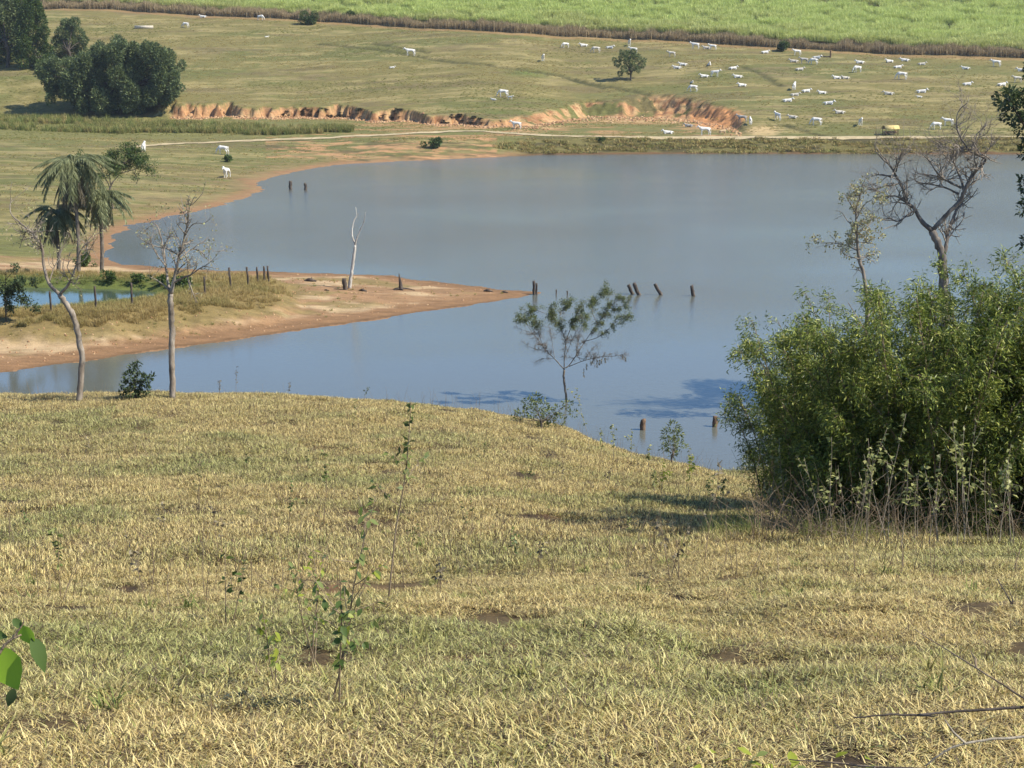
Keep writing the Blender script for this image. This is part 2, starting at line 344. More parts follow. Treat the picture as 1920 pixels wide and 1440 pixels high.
c = mix(c, C_MUD, spit * (1 - sstep(2.2, 4.0, gz_sd + (n4 - .5) * 2.2))); c = mix(c, C_MUD * 0.7, spit * (1 - sstep(0.25, 0.9, gz_sd)))
sB = poly_sd(BANK, GX, GY); c = mix(c, np.array((0.21, 0.155, 0.065)), spit * (1 - sstep(2.5, 4.5, sB + (n4 - .5) * 2))); sP = poly_sd(POND, GX, GY); c = mix(c, C_GREEN, spit * (1 - sstep(1.0, 3.0, sP)) * 0.8)
# cane soil and near hill
nearm = (ZN > ZFAR) & (GY < 112)
cn = np.broadcast_to(C_THATCH, GX.shape + (3,)).copy(); m1 = fbm(GX * 0.5, GY * 0.5, 80, 4); m2 = fbm(GX * 1.6, GY * 1.6, 81, 4)
cn = mix(cn, (0.13, 0.09, 0.045), sstep(0.45, 0.65, m1)); cn = mix(cn, (0.24, 0.12, 0.06), sstep(0.66, 0.8, m2) * 0.6)
c = np.where(nearm[..., None], cn, c)
c = mix(c, C_MUD * 0.8, (nearm & (GZ < 0.35)) * 1.0)
CANE_PX = [(-400, 0), (0, 8), (77, 15), (200, 17), (400, 29), (560, 37), (640, 42), (780, 52), (960, 61), (1120, 68), (1280, 77), (1450, 88), (1650, 98), (1920, 110), (2500, 130)]
CANE = np.array([up_hit(*p) for p in CANE_PX]); CANE_A = CANE[:, 0] / CANE[:, 1]
cany = np.interp(GA, CANE_A, CANE[:, 1]); c = mix(c, (0.12, 0.11, 0.045), sstep(-1, 1, GY - cany)); c = mix(c, C_ORANGE * 0.75, (1 - sstep(0.8, 2.8, np.abs(GY - cany + 3) + (n4 - .5) * 2)) * 0.55)

def new_mat(name):
    m = bpy.data.materials.new(name); m.use_nodes = True; t = m.node_tree
    return m, t, t.nodes['Principled BSDF'], t.nodes['Material Output']
def node(t, kind, **kw):
    n = t.nodes.new(kind)
    for k, v in kw.items(): setattr(n, k, v)
    return n
def nnoise(t, scale, detail=6, vec=None, rough=0.6):
    n = node(t, 'ShaderNodeTexNoise'); n.inputs['Scale'].default_value = scale; n.inputs['Detail'].default_value = detail; n.inputs['Roughness'].default_value = rough
    if vec is not None: t.links.new(vec, n.inputs['Vector'])
    return n
def nramp(t, fac, stops):
    r = node(t, 'ShaderNodeValToRGB'); el = r.color_ramp.elements
    while len(el) < len(stops): el.new(0.5)
    for e, (p, cc) in zip(el, stops): e.position = p; e.color = (*cc, 1) if len(cc) == 3 else cc
    t.links.new(fac, r.inputs[0]); return r
def nmix(t, a, b, fac, mode='MULTIPLY'):
    m = node(t, 'ShaderNodeMix', data_type='RGBA', blend_type=mode)
    for s, v in ((6, a), (7, b), (0, fac)):
        if hasattr(v, 'is_linked') or hasattr(v, 'links'): t.links.new(v, m.inputs[s])
        else: m.inputs[s].default_value = v if s == 0 else (*v, 1)
    return m.outputs[2]

M = {}
def mat_ground():
    m, t, p, o = new_mat('ground_soil_and_grass')
    at = node(t, 'ShaderNodeAttribute', attribute_name='Col')
    geo = node(t, 'ShaderNodeNewGeometry')
    mp = node(t, 'ShaderNodeMapping'); mp.inputs['Scale'].default_value = (0.35, 1.0, 1.0); t.links.new(geo.outputs['Position'], mp.inputs[0])
    n1 = nnoise(t, 1.3, 8, mp.outputs[0], 0.7); n2 = nnoise(t, 9.0, 4, geo.outputs['Position'], 0.7)
    r1 = nramp(t, n1.outputs[0], [(0.3, (0.68, 0.68, 0.64)), (0.5, (0.98, 0.98, 0.95)), (0.72, (1.28, 1.26, 1.18))])
    r2 = nramp(t, n2.outputs[0], [(0.3, (0.7, 0.7, 0.7)), (0.7, (1.25, 1.25, 1.25))])
    cc = nmix(t, nmix(t, at.outputs[0], r1.outputs[0], 1.0), r2.outputs[0], 0.8); t.links.new(cc, p.inputs['Base Color'])
    p.inputs['Roughness'].default_value = 0.95; p.inputs['Specular IOR Level'].default_value = 0.15
    b = node(t, 'ShaderNodeBump'); b.inputs['Strength'].default_value = 0.7; b.inputs['Distance'].default_value = 0.25
    t.links.new(n1.outputs[0], b.inputs['Height']); t.links.new(b.outputs[0], p.inputs['Normal'])
    return m
M['ground'] = mat_ground()
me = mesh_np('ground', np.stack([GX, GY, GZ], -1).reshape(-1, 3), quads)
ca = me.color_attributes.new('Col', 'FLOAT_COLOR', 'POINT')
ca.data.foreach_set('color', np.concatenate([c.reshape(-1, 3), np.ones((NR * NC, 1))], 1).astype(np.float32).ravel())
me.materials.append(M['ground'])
g = bpy.data.objects.new('ground', me); COL.objects.link(g)
tag(g, 'dry grassy hillsides, muddy shores and eroded orange banks around the lake', 'ground', kind='structure')

# ------------------------------------------------------------------ water
WIND = 4.0
def mat_water(name, body, scale, dist, rough):
    m, t, p, o = new_mat(name)
    geo = node(t, 'ShaderNodeNewGeometry')
    mp = node(t, 'ShaderNodeMapping'); mp.inputs['Scale'].default_value = (0.8, 1.0, 1.0); t.links.new(geo.outputs['Position'], mp.inputs[0])
    na = nnoise(t, scale, 5, mp.outputs[0], 0.62); nb = nnoise(t, 0.022, 3, mp.outputs[0], 0.5)
    patch = nramp(t, nb.outputs[0], [(0.38, (0.3, 0.3, 0.3)), (0.62, (1, 1, 1))])
    nc = nnoise(t, scale * 4, 3, mp.outputs[0], 0.6)
    hsum = node(t, 'ShaderNodeMath', operation='MULTIPLY_ADD'); t.links.new(nc.outputs[0], hsum.inputs[0]); hsum.inputs[1].default_value = 0.3; t.links.new(na.outputs[0], hsum.inputs[2])
    hm = node(t, 'ShaderNodeMath', operation='MULTIPLY'); t.links.new(hsum.outputs[0], hm.inputs[0]); t.links.new(patch.outputs[0], hm.inputs[1])
    b = node(t, 'ShaderNodeBump'); b.inputs['Strength'].default_value = 1.0; b.inputs['Distance'].default_value = dist; t.links.new(hm.outputs[0], b.inputs['Height'])
    t.links.new(b.outputs[0], p.inputs['Normal'])
    if dist > 0.01:                                   # sheltered near water is calm, the open water is wind-ruffled
        sx = node(t, 'ShaderNodeSeparateXYZ'); t.links.new(geo.outputs['Position'], sx.inputs[0])
        for sock, lo, hi in ((b.inputs['Distance'], dist, dist * WIND), (p.inputs['Roughness'], rough, 0.16)):
            mr = node(t, 'ShaderNodeMapRange'); t.links.new(sx.outputs[1], mr.inputs[0])
            for q, vv in zip((1, 2, 3, 4), (95.0, 190.0, lo, hi)): mr.inputs[q].default_value = vv
            t.links.new(mr.outputs[0], sock)
    p.inputs['Base Color'].default_value = (*body, 1); p.inputs['Roughness'].default_value = rough; p.inputs['IOR'].default_value = 1.45
    return m
M['lake'] = mat_water('lake_water', (0.115, 0.12, 0.10), 2.4, 0.016, 0.05)
M['pond'] = mat_water('pond_water', (0.06, 0.085, 0.055), 1.6, 0.008, 0.05)
def sheet(name, poly, z, mat, label, cat):
    me = bpy.data.meshes.new(name); me.from_pydata([(float(x), float(y), z) for x, y in poly], [], [list(range(len(poly)))]); me.update()
    if me.polygons[0].normal.z < 0: me.flip_normals()
    me.materials.append(mat); o = bpy.data.objects.new(name, me); COL.objects.link(o)
    return tag(o, label, cat, kind='structure')
sheet('lake_water', [(-190, 58), (260, 58), (330, 330), (-260, 330)], 0.0, M['lake'], 'wide grey-blue farm lake with light ripples and muddy edges', 'lake')
pc = POND.mean(0); sheet('pond_water', [tuple(pc + (q - pc) * 1.04 + np.array((0, 0))) for q in POND], 1.2, M['pond'], 'small green fish pond behind the fence and dry grass bank', 'pond')


# ------------------------------------------------------------------ leaf, bark, grass materials
def mat_leaf(name, stops, rough=0.55, trans=0.35, spec=0.3, inst=None):
    """leaf colours picked per leaf; light also passes through the blade"""
    m, t, p, o = new_mat(name)
    geo = node(t, 'ShaderNodeNewGeometry')
    r = nramp(t, geo.outputs['Random Per Island'], stops); colr = r.outputs[0]
    if inst:
        r2 = nramp(t, geo.outputs['Random Per Island'], inst)
        at = node(t, 'ShaderNodeAttribute', attribute_name='tint'); at.attribute_type = 'INSTANCER'
        colr = nmix(t, colr, r2.outputs[0], at.outputs['Fac'], 'MIX')
    t.links.new(colr, p.inputs['Base Color']); p.inputs['Roughness'].default_value = rough; p.inputs['Specular IOR Level'].default_value = spec
    tr = node(t, 'ShaderNodeBsdfTranslucent'); t.links.new(colr, tr.inputs[0])
    mx = node(t, 'ShaderNodeMixShader'); mx.inputs[0].default_value = trans
    t.links.new(p.outputs[0], mx.inputs[1]); t.links.new(tr.outputs[0], mx.inputs[2]); t.links.new(mx.outputs[0], o.inputs[0])
    return m
def mat_bark(name, c0, c1, c2, scale=6.0):
    m, t, p, o = new_mat(name)
    tc = node(t, 'ShaderNodeTexCoord'); mp = node(t, 'ShaderNodeMapping'); mp.inputs['Scale'].default_value = (1, 1, 0.35); t.links.new(tc.outputs['Object'], mp.inputs[0])
    n = nnoise(t, scale, 7, mp.outputs[0], 0.7); r = nramp(t, n.outputs[0], [(0.3, c0), (0.5, c1), (0.7, c2)])
    t.links.new(r.outputs[0], p.inputs['Base Color']); p.inputs['Roughness'].default_value = 0.9; p.inputs['Specular IOR Level'].default_value = 0.2
    b = node(t, 'ShaderNodeBump'); b.inputs['Distance'].default_value = 0.02; t.links.new(n.outputs[0], b.inputs['Height']); t.links.new(b.outputs[0], p.inputs['Normal'])
    return m
DRY = [(0.0, (0.055, 0.038, 0.024)), (0.15, (0.12, 0.082, 0.05)), (0.32, (0.30, 0.215, 0.12)), (0.52, (0.61, 0.46, 0.175)), (0.82, (0.90, 0.745, 0.36)), (1.0, (0.33, 0.35, 0.09))]
LUSH = [(0.0, (0.05, 0.036, 0.025)), (0.17, (0.11, 0.078, 0.055)), (0.34, (0.25, 0.185, 0.11)), (0.52, (0.29, 0.29, 0.08)), (0.82, (0.72, 0.67, 0.29)), (1.0, (0.16, 0.235, 0.05))]
M['grass'] = mat_leaf('dry_grass_blades', DRY, 0.6, 0.22, 0.25, inst=LUSH)
M['tallgrass'] = mat_leaf('dry_tall_grass', [(0.0, (0.18, 0.125, 0.05)), (0.4, (0.40, 0.29, 0.115)), (0.8, (0.56, 0.42, 0.19)), (1.0, (0.36, 0.31, 0.10))], 0.7, 0.25, 0.2, inst=[(0, (0.09, 0.11, 0.03)), (0.5, (0.17, 0.21, 0.055)), (1, (0.32, 0.33, 0.10))])
M['cane_leaf'] = mat_leaf('cane_leaves', [(0.0, (0.31, 0.37, 0.09)), (0.5, (0.52, 0.62, 0.17)), (1.0, (0.68, 0.73, 0.28))], 0.5, 0.3, 0.3, inst=[(0.0, (0.30, 0.28, 0.09)), (0.6, (0.50, 0.49, 0.18)), (1.0, (0.64, 0.58, 0.28))])
M['cane_stalk'] = mat_leaf('cane_stalks', [(0.0, (0.13, 0.09, 0.05)), (0.5, (0.38, 0.28, 0.15)), (1.0, (0.62, 0.50, 0.30))], 0.8, 0.1, 0.2)

def blades(mb, n, rad, L, W, lean, seg=3, z0=-0.01, r=rng, droop=0.6):
    """curved tapering blades rooted in a disc"""
    th = r.uniform(0, 2 * np.pi, n); rr = rad * np.sqrt(r.uniform(0, 1, n))
    base = np.stack([rr * np.cos(th), rr * np.sin(th), np.full(n, z0)], 1)
    ph = r.uniform(0, 2 * np.pi, n); tilt = np.clip(r.normal(lean[0], lean[1], n), 0.02, 1.5)
    Ln = r.uniform(L[0], L[1], n); Wn = r.uniform(W[0], W[1], n)
    out = np.stack([np.cos(ph), np.sin(ph), np.zeros(n)], 1); side = np.stack([-np.sin(ph), np.cos(ph), np.zeros(n)], 1)
    rows = []; P = base.copy(); ang = tilt.copy()
    for k in range(seg + 1):
        wk = Wn * (1 - (k / seg) ** 1.6) * 0.5 + 0.0004
        rows.append(np.stack([P - side * wk[:, None], P + side * wk[:, None]], 1))
        P = P + (out * np.sin(ang)[:, None] + np.array((0, 0, 1)) * np.cos(ang)[:, None]) * (Ln / seg)[:, None]
        ang = ang + droop * r.uniform(0.2, 1.3, n) / seg * 1.5
    V = np.stack(rows, 1).reshape(n, -1, 3); nv = V.shape[1]
    q = np.array([[2 * k, 2 * k + 1, 2 * k + 3, 2 * k + 2] for k in range(seg)])
    mb.add(V.reshape(-1, 3), (np.arange(n)[:, None, None] * nv + q[None]).reshape(-1, 4))

def proto_coll(name, meshes):
    cl = bpy.data.collections.new(name)
    for i, me in enumerate(meshes):
        o = bpy.data.objects.new('%s_%02d' % (name, i), me); cl.objects.link(o)
    return cl
def scatter(name, cl, P, rz, scl, tint, label, cat, tilt=None, parent=None, kind='stuff'):
    n = len(P); me = bpy.data.meshes.new(name); me.vertices.add(n); me.vertices.foreach_set('co', np.asarray(P, np.float32).ravel())
    rot = np.zeros((n, 3), np.float32); rot[:, 2] = rz
    if tilt:
        P = np.asarray(P, float); e = tilt; sx = (ZF(P[:, 0] + e, P[:, 1]) - ZF(P[:, 0] - e, P[:, 1])) / (2 * e); sy = (ZF(P[:, 0], P[:, 1] + e) - ZF(P[:, 0], P[:, 1] - e)) / (2 * e)
        N = np.stack([-sx, -sy, np.ones(n)], 1); N /= np.linalg.norm(N, axis=1, keepdims=True)
        X = np.stack([np.cos(rz), np.sin(rz), np.zeros(n)], 1); X -= N * (X * N).sum(1, keepdims=True); X /= np.linalg.norm(X, axis=1, keepdims=True); Y = np.cross(N, X)
        rot = np.stack([np.arctan2(Y[:, 2], N[:, 2]), -np.arcsin(np.clip(X[:, 2], -1, 1)), np.arctan2(X[:, 1], X[:, 0])], 1).astype(np.float32)
    a = me.attributes.new('rot', 'FLOAT_VECTOR', 'POINT'); a.data.foreach_set('vector', rot.ravel())
    a = me.attributes.new('scl', 'FLOAT', 'POINT'); a.data.foreach_set('value', np.asarray(scl, np.float32))
    a = me.attributes.new('tint', 'FLOAT', 'POINT'); a.data.foreach_set('value', np.asarray(tint, np.float32))
    a = me.attributes.new('pick', 'INT', 'POINT'); a.data.foreach_set('value', rng.integers(0, len(cl.objects), n).astype(np.int32))
    me.update(); o = bpy.data.objects.new(name, me); COL.objects.link(o)
    t = bpy.data.node_groups.new(name + '_nodes', 'GeometryNodeTree')
    t.interface.new_socket('Geometry', in_out='INPUT', socket_type='NodeSocketGeometry'); t.interface.new_socket('Geometry', in_out='OUTPUT', socket_type='NodeSocketGeometry')
    gi = t.nodes.new('NodeGroupInput'); go = t.nodes.new('NodeGroupOutput'); ip = t.nodes.new('GeometryNodeInstanceOnPoints')
    ci = t.nodes.new('GeometryNodeCollectionInfo'); ci.inputs[0].default_value = cl; ci.inputs[1].default_value = True; ci.inputs[2].default_value = True
    def na(nm, ty):
        q = t.nodes.new('GeometryNodeInputNamedAttribute'); q.data_type = ty; q.inputs[0].default_value = nm
        return q.outputs['Attribute']
    t.links.new(gi.outputs[0], ip.inputs['Points']); t.links.new(ci.outputs[0], ip.inputs['Instance']); ip.inputs['Pick Instance'].default_value = True
    t.links.new(na('pick', 'INT'), ip.inputs['Instance Index']); t.links.new(na('rot', 'FLOAT_VECTOR'), ip.inputs['Rotation']); t.links.new(na('scl', 'FLOAT'), ip.inputs['Scale'])
    t.links.new(ip.outputs[0], go.inputs[0])
    md = o.modifiers.new('scatter', 'NODES'); md.node_group = t
    return tag(o, label, cat, kind=kind)

def protos(name, k, mat, fn):
    out = []
    for i in range(k):
        mb = MB(); fn(mb, i); me = mb.mesh(name); me.materials.append(mat); out.append(me)
    return proto_coll(name, out)

def fan_points(y0, y1, dens, amax=0.45, amin=None):
    """uniform density per square metre over the fan of ground in front of the camera"""
    amin = -amax if amin is None else amin
    n = int(dens * (amax - amin) * (y1 * y1 - y0 * y0) / 2)
    y = np.sqrt(rng.uniform(y0 * y0, y1 * y1, n)); a = rng.uniform(amin, amax, n); return a * y, y

# --- short grass of the near hillside
def tuft_near(mb, i):
    blades(mb, 210, 0.27, (0.025, 0.065), (0.004, 0.008), (0.85, 0.45), 3, droop=1.3)
    blades(mb, 90, 0.29, (0.04, 0.10), (0.003, 0.0055), (1.3, 0.2), 3, 0.012, droop=0.35)
    for q in range(7):                       # upright little tussocks
        m2 = MB(); blades(m2, 9, 0.025, (0.04, 0.10), (0.004, 0.008), (0.55, 0.3), 3, droop=1.2)
        th, rr = rng.uniform(0, 6.28), rng.uniform(0, 0.26); mb.add(m2.V[0] + np.array((rr * math.cos(th), rr * math.sin(th), 0)), m2.Q[0])
def tuft_mid(mb, i):
    blades(mb, 230, 0.55, (0.035, 0.09), (0.006, 0.011), (0.85, 0.4), 2, droop=1.2)
    blades(mb, 70, 0.55, (0.07, 0.15), (0.005, 0.009), (1.25, 0.2), 2, 0.012)
    for q in range(16):
        m2 = MB(); blades(m2, 8, 0.05, (0.06, 0.14), (0.006, 0.011), (0.5, 0.25), 2, droop=1.0)
        th, rr = rng.uniform(0, 6.28), 0.52 * math.sqrt(rng.uniform(0, 1)); mb.add(m2.V[0] + np.array((rr * math.cos(th), rr * math.sin(th), 0)), m2.Q[0])
gp_near = protos('grass_tuft', 8, M['grass'], tuft_near)
gp_mid = protos('grass_patch', 8, M['grass'], tuft_mid)
def turf(name, cl, y0, y1, dens, label, green0, s=(0.58, 1.05), gap=0.335):
    x, y = fan_points(y0, y1, dens, 0.45)
    z = ZF(x, y); nz = fbm(x * 0.45, y * 0.6, 90, 4); fine = fbm(x * 1.7, y * 1.7, 91, 3)
    big = fbm(x * 0.16, y * 0.24, 92, 3); keep = (fine + (big - 0.5) * 0.35 > gap) & (z > 0.3)
    x, y, z, nz, fine, big = x[keep], y[keep], z[keep], nz[keep], fine[keep], big[keep]
    tint = np.clip(green0(y) + (big - 0.5) * 2.2 + (nz - 0.5) * 3.0 + (fine - 0.5) * 1.0 + rng.normal(0, 0.2, len(x)), 0, 1)
    return scatter(name, cl, np.stack([x, y, z], 1), rng.uniform(0, 6.28, len(x)), rng.uniform(s[0], s[1], len(x)) * (0.42 + 0.7 * fine + 0.5 * big), tint, label, 'grass', tilt=0.25)
turf('near_grass', gp_near, 3.0, 11.0, 125, 'coarse green and straw coloured grass tufts on the foreground slope', lambda y: np.full(len(y), 0.5))
turf('near_grass', gp_near, 10.6, 16.0, 66, 'matted straw and green grass just beyond the foreground slope', lambda y: 0.5 - 0.40 * sstep(10.5, 13.5, y))
turf('hillside_grass', gp_mid, 15.0, 50.0, 20, 'sunlit straw coloured grass covering the hillside down to its crest', lambda y: np.full(len(y), 0.12))
turf('hillside_grass', gp_mid, 49.0, 82.0, 3, 'thin dry grass on the slope falling to the near shore', lambda y: np.full(len(y), 0.3), (1.2, 2.0))

gp_tus = protos('broad_tussock', 5, M['tallgrass'], lambda mb, i: blades(mb, 34, 0.06, (0.08, 0.2), (0.006, 0.012), (0.6, 0.35), 3, -0.01, droop=1.2))
x, y = fan_points(4, 30, 1.6, 0.42); k = fbm(x * 0.7, y * 0.7, 160, 3) > 0.52; x, y = x[k], y[k]
scatter('green_tussocks', gp_tus, np.stack([x, y, ZF(x, y)], 1), rng.uniform(0, 6.28, len(x)), rng.uniform(0.5, 1.2, len(x)), np.clip(rng.normal(.85, .25, len(x)), 0, 1), 'broad bladed green tussocks dotted over the foreground slope', 'grass')
# --- short pasture tufts far away, dry bank grass, reeds
gp_past = protos('pasture_tuft', 5, M['tallgrass'], lambda mb, i: blades(mb, 22, 0.45, (0.18, 0.42), (0.05, 0.10), (0.7, 0.35), 2))
x, y = fan_points(300, 480, 1.2, 0.36); z = ZF(x, y)
cy_ = np.interp(x / y, CANE_A, CANE[:, 1]); scy = scarp_y(x, y); nn = fbm(x * 0.06, y * 0.14, 95, 4)
k = (y < cy_ - 3) & (nn + rng.normal(0, 0.07, len(x)) > 0.47) & (np.abs(y - scy + 0.2) > 3) & (z > 2.2); x, y, z, nn = x[k], y[k], z[k], nn[k]
scatter('pasture_tufts', gp_past, np.stack([x, y, z], 1), rng.uniform(0, 6.28, len(x)), rng.uniform(0.35, 0.8, len(x)), np.clip((fbm(x * 0.05, y * 0.05, 96, 3) - 0.42) * 4, 0.2, 0.8), 'short olive tufts scattered over the cattle pasture', 'grass')
gp_bank = protos('bank_tuft', 5, M['tallgrass'], lambda mb, i: blades(mb, 60, 0.4, (0.4, 0.95), (0.018, 0.035), (0.5, 0.35), 3, -0.05))
x = rng.uniform(BANK[:, 0].min() - 6, BANK[:, 0].max() + 6, 26000); y = rng.uniform(BANK[:, 1].min() - 7, BANK[:, 1].max() + 5, 26000)
sB_ = poly_sd(BANK, x, y); sP_ = poly_sd(POND, x, y); k = (sB_ < 1.3 + (fbm(x * .4, y * .4, 97, 3) - .5) * 5) & (sP_ > 0.5) & (poly_sd(LAKE, x, y) > 1.5) & ((y < 118) | (rng.uniform(0, 1, len(x)) < 0.5))
x, y, sP_ = x[k], y[k], sP_[k]; z = ZF(x, y)
gt = np.clip(1.15 - sP_ / 2.6 + (y > 124) * 0.6 + rng.normal(0, 0.2, len(x)), 0, 1)
scatter('bank_grass', gp_bank, np.stack([x, y, z], 1), rng.uniform(0, 6.28, len(x)), rng.uniform(0.3, 0.75, len(x)) * (1 - 0.3 * (gt > 0.5)), np.clip(gt + 0.25 * (fbm(x * .3, y * .3, 171, 3) - .4) * 3, 0, 1), 'tall dry grass over the pond bank beside the fence posts', 'grass')
# green reeds below the eroded bank
gp_reed = protos('reed_tuft', 5, M['tallgrass'], lambda mb, i: blades(mb, 46, 0.7, (1.2, 2.3), (0.06, 0.12), (0.22, 0.16), 3, -0.05, droop=0.3))
rp = []
for i in range(5200):
    u = rng.uniform(-60, 660); 
    r0, r1 = np.interp(u, [-60, 60, 330, 560, 660], [205, 208, 222, 232, 236]), np.interp(u, [-60, 60, 330, 560, 660], [236, 246, 252, 252, 248]); rp.append((u, rng.uniform(r0 + 8, r1)))
rp = np.array(rp); ra, rm = ray(rp[:, 0], rp[:, 1]); ry = (H - FLOOR0 + FSL * FY0) / (FSL - rm); ry = np.clip(ry, 300, 356); rx = ra * ry
k = vnoise(rx * 0.08, ry * 0.2, 99) + rng.normal(0, .12, len(rx)) > 0.48; rx, ry = rx[k], ry[k]
scatter('reed_bed', gp_reed, np.stack([rx, ry, ZF(rx, ry)], 1), rng.uniform(0, 6.28, len(rx)), rng.uniform(0.25, 0.85, len(rx)), np.clip(rng.normal(0.75, 0.3, len(rx)), 0, 1), 'strip of tall green reeds in front of the eroded orange bank', 'reeds')
# weedy fringe on the dam face
x, y = fan_points(300, 313.0, 2.2, 0.40, A(930, 270)); sl = poly_sd(LAKE, x, y); k = (sl > 0.4) & (sl < 8.5) & (fbm(x * .1, y * .7, 70, 4) > .44); x, y = x[k], y[k]
scatter('dam_weeds', gp_past, np.stack([x, y, ZF(x, y)], 1), rng.uniform(0, 6.28, len(x)), rng.uniform(0.9, 2.2, len(x)), np.clip(rng.normal(0.35, 0.3, len(x)), 0, 1), 'brown and olive weeds growing along the earth dam face', 'weeds')

# --- sugar cane
def cane(mb, i):
    r = np.random.default_rng(100 + i)
    blades(mb, 230, 1.9, (1.5, 2.4), (0.06, 0.11), (0.25, 0.18), 3, 1.3, r=r, droop=0.9)
cl_leaf = protos('cane_top', 5, M['cane_leaf'], cane)
cl_stalk = protos('cane_foot', 4, M['cane_stalk'], lambda mb, i: (blades(mb, 26, 0.6, (1.7, 2.6), (0.06, 0.1), (0.1, 0.1), 2, -0.1, droop=0.1), blades(mb, 14, 0.6, (0.8, 1.6), (0.08, 0.12), (0.9, 0.3), 2, 0.4)))
n = 9000; a = rng.uniform(-0.42, 0.42, n); cyv = np.interp(a, CANE_A, CANE[:, 1]); y = cyv + 4.2 + (rng.uniform(0, 1, n) ** 1.25) * 170; x = a * y
ftint = np.clip((fbm(x * 0.02, y * 0.05, 110, 4) - 0.47) * 3.5, 0, 1) * 0.55 + 0.55 * np.exp(-((y - cyv) / 7.0)) + rng.normal(0, 0.08, n)
scatter('cane_field', cl_leaf, np.stack([x, y, ZF(x, y)], 1), rng.uniform(0, 6.28, n), rng.uniform(0.8, 1.2, n) * (0.9 + 0.3 * vnoise(x * 0.3, y * 0.3, 111)), np.clip(ftint, 0, 1), 'bright green sugar cane field on the slope above the pasture', 'cane field')
n = 6500; a = rng.uniform(-0.42, 0.42, n); y = np.interp(a, CANE_A, CANE[:, 1]) + rng.uniform(-0.8, 3.2, n); x = a * y
scatter('cane_stalks', cl_stalk, np.stack([x, y, ZF(x, y)], 1), rng.uniform(0, 6.28, n), rng.uniform(0.8, 1.25, n) * (0.55 + 0.8 * vnoise(x * 0.35, y * 0.35, 112)), np.zeros(n), 'brown dry cane stalks along the lower edge of the field', 'cane field')

# dark tufts added as overhang shade on the eroded bank and clods of soil at its foot
M['roots'] = mat_leaf('dark_shade_tufts', [(0.0, (0.012, 0.010, 0.007)), (0.6, (0.035, 0.03, 0.018)), (1.0, (0.07, 0.06, 0.03))], 0.9, 0.05, 0.1)  # near-black colour stands in for shade under the bank lip
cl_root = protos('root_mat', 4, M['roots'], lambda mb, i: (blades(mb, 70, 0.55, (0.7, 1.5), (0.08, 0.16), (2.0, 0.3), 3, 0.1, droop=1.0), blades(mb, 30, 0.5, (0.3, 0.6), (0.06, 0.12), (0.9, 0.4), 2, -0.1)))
rx = rng.uniform(A(330, 210) * 350, A(960, 225) * 336, 420); rk = (sstep(0.58, 0.62, vnoise(rx * 0.22, rx * 0, 130)) > 0.5) & (rng.uniform(0, 1, len(rx)) < 0.6); rx = rx[rk]; ryy = np.full(len(rx), 345.0)
for q in range(6): ryy = scarp_y(rx, ryy)
ryy = ryy + rng.uniform(0.3, 1.2, len(rx)); scatter('shade_tufts', cl_root, np.stack([rx, ryy, ZF(rx, ryy) + 0.1], 1), rng.uniform(0, 6.28, len(rx)), rng.uniform(0.35, 0.8, len(rx)), np.zeros(len(rx)), 'dark tufts added as shade along the edge of the eroded orange bank', 'roots')
M['clod'], t_, p_, o_ = new_mat('orange_clods'); oi_ = node(t_, 'ShaderNodeObjectInfo'); r_ = nramp(t_, oi_.outputs['Random'], [(0, (0.22, 0.11, 0.05)), (0.5, (0.36, 0.20, 0.10)), (1, (0.46, 0.31, 0.17))]); t_.links.new(r_.outputs[0], p_.inputs['Base Color']); p_.inputs['Roughness'].default_value = 0.95
def clod(mb, i):
    r = np.random.default_rng(500 + i); th = np.linspace(0, 2 * np.pi, 7, endpoint=False); V = [(0, 0, 0.5 + r.normal(0, .1))]
    for zz, rad in ((0.32, 0.42), (-0.05, 0.6)):
        for t0 in th: k = rad * r.uniform(.7, 1.2); V.append((k * math.cos(t0), k * math.sin(t0), zz + r.normal(0, .06)))
    j = np.arange(7); kx = (j + 1) % 7; mb.add(V, np.stack([1 + j, 8 + j, 8 + kx, 1 + kx], 1), np.stack([np.zeros(7, int), 1 + j, 1 + kx], 1))
cl_clod = protos('soil_clod', 5, M['clod'], clod)
n = 2600; a = rng.uniform(A(320, 215), A(1390, 235), n); y = np.full(n, 335.0)
for q in range(6): y = scarp_y(a * y, y)
gl = (a > A(960, 225)); y = y - np.abs(rng.normal(0, 1.6, n)) * (1 + 2.5 * gl) + 0.3; x = a * y
scatter('soil_clods', cl_clod, np.stack([x, y, ZF(x, y)], 1), rng.uniform(0, 6.28, n), rng.uniform(0.12, 0.75, n) ** 1.5, np.zeros(n), 'crumbled clods of orange soil at the foot of the eroded bank', 'soil')
n = 2200; u_ = rng.uniform(0, 1000, n); v_ = rng.uniform(505, 690, n); P2 = on_plane(u_, v_, 0.5); k = (poly_sd(LAKE, P2[:, 0], P2[:, 1]) > 1.2) & (poly_sd(BANK, P2[:, 0], P2[:, 1]) > 0.8); P2 = P2[k]
scatter('soil_clods', cl_clod, np.stack([P2[:, 0], P2[:, 1], ZF(P2[:, 0], P2[:, 1])], 1), rng.uniform(0, 6.28, len(P2)), rng.uniform(0.04, 0.17, len(P2)), np.zeros(len(P2)), 'trampled clods and crumbs of dry mud over the spit', 'soil')
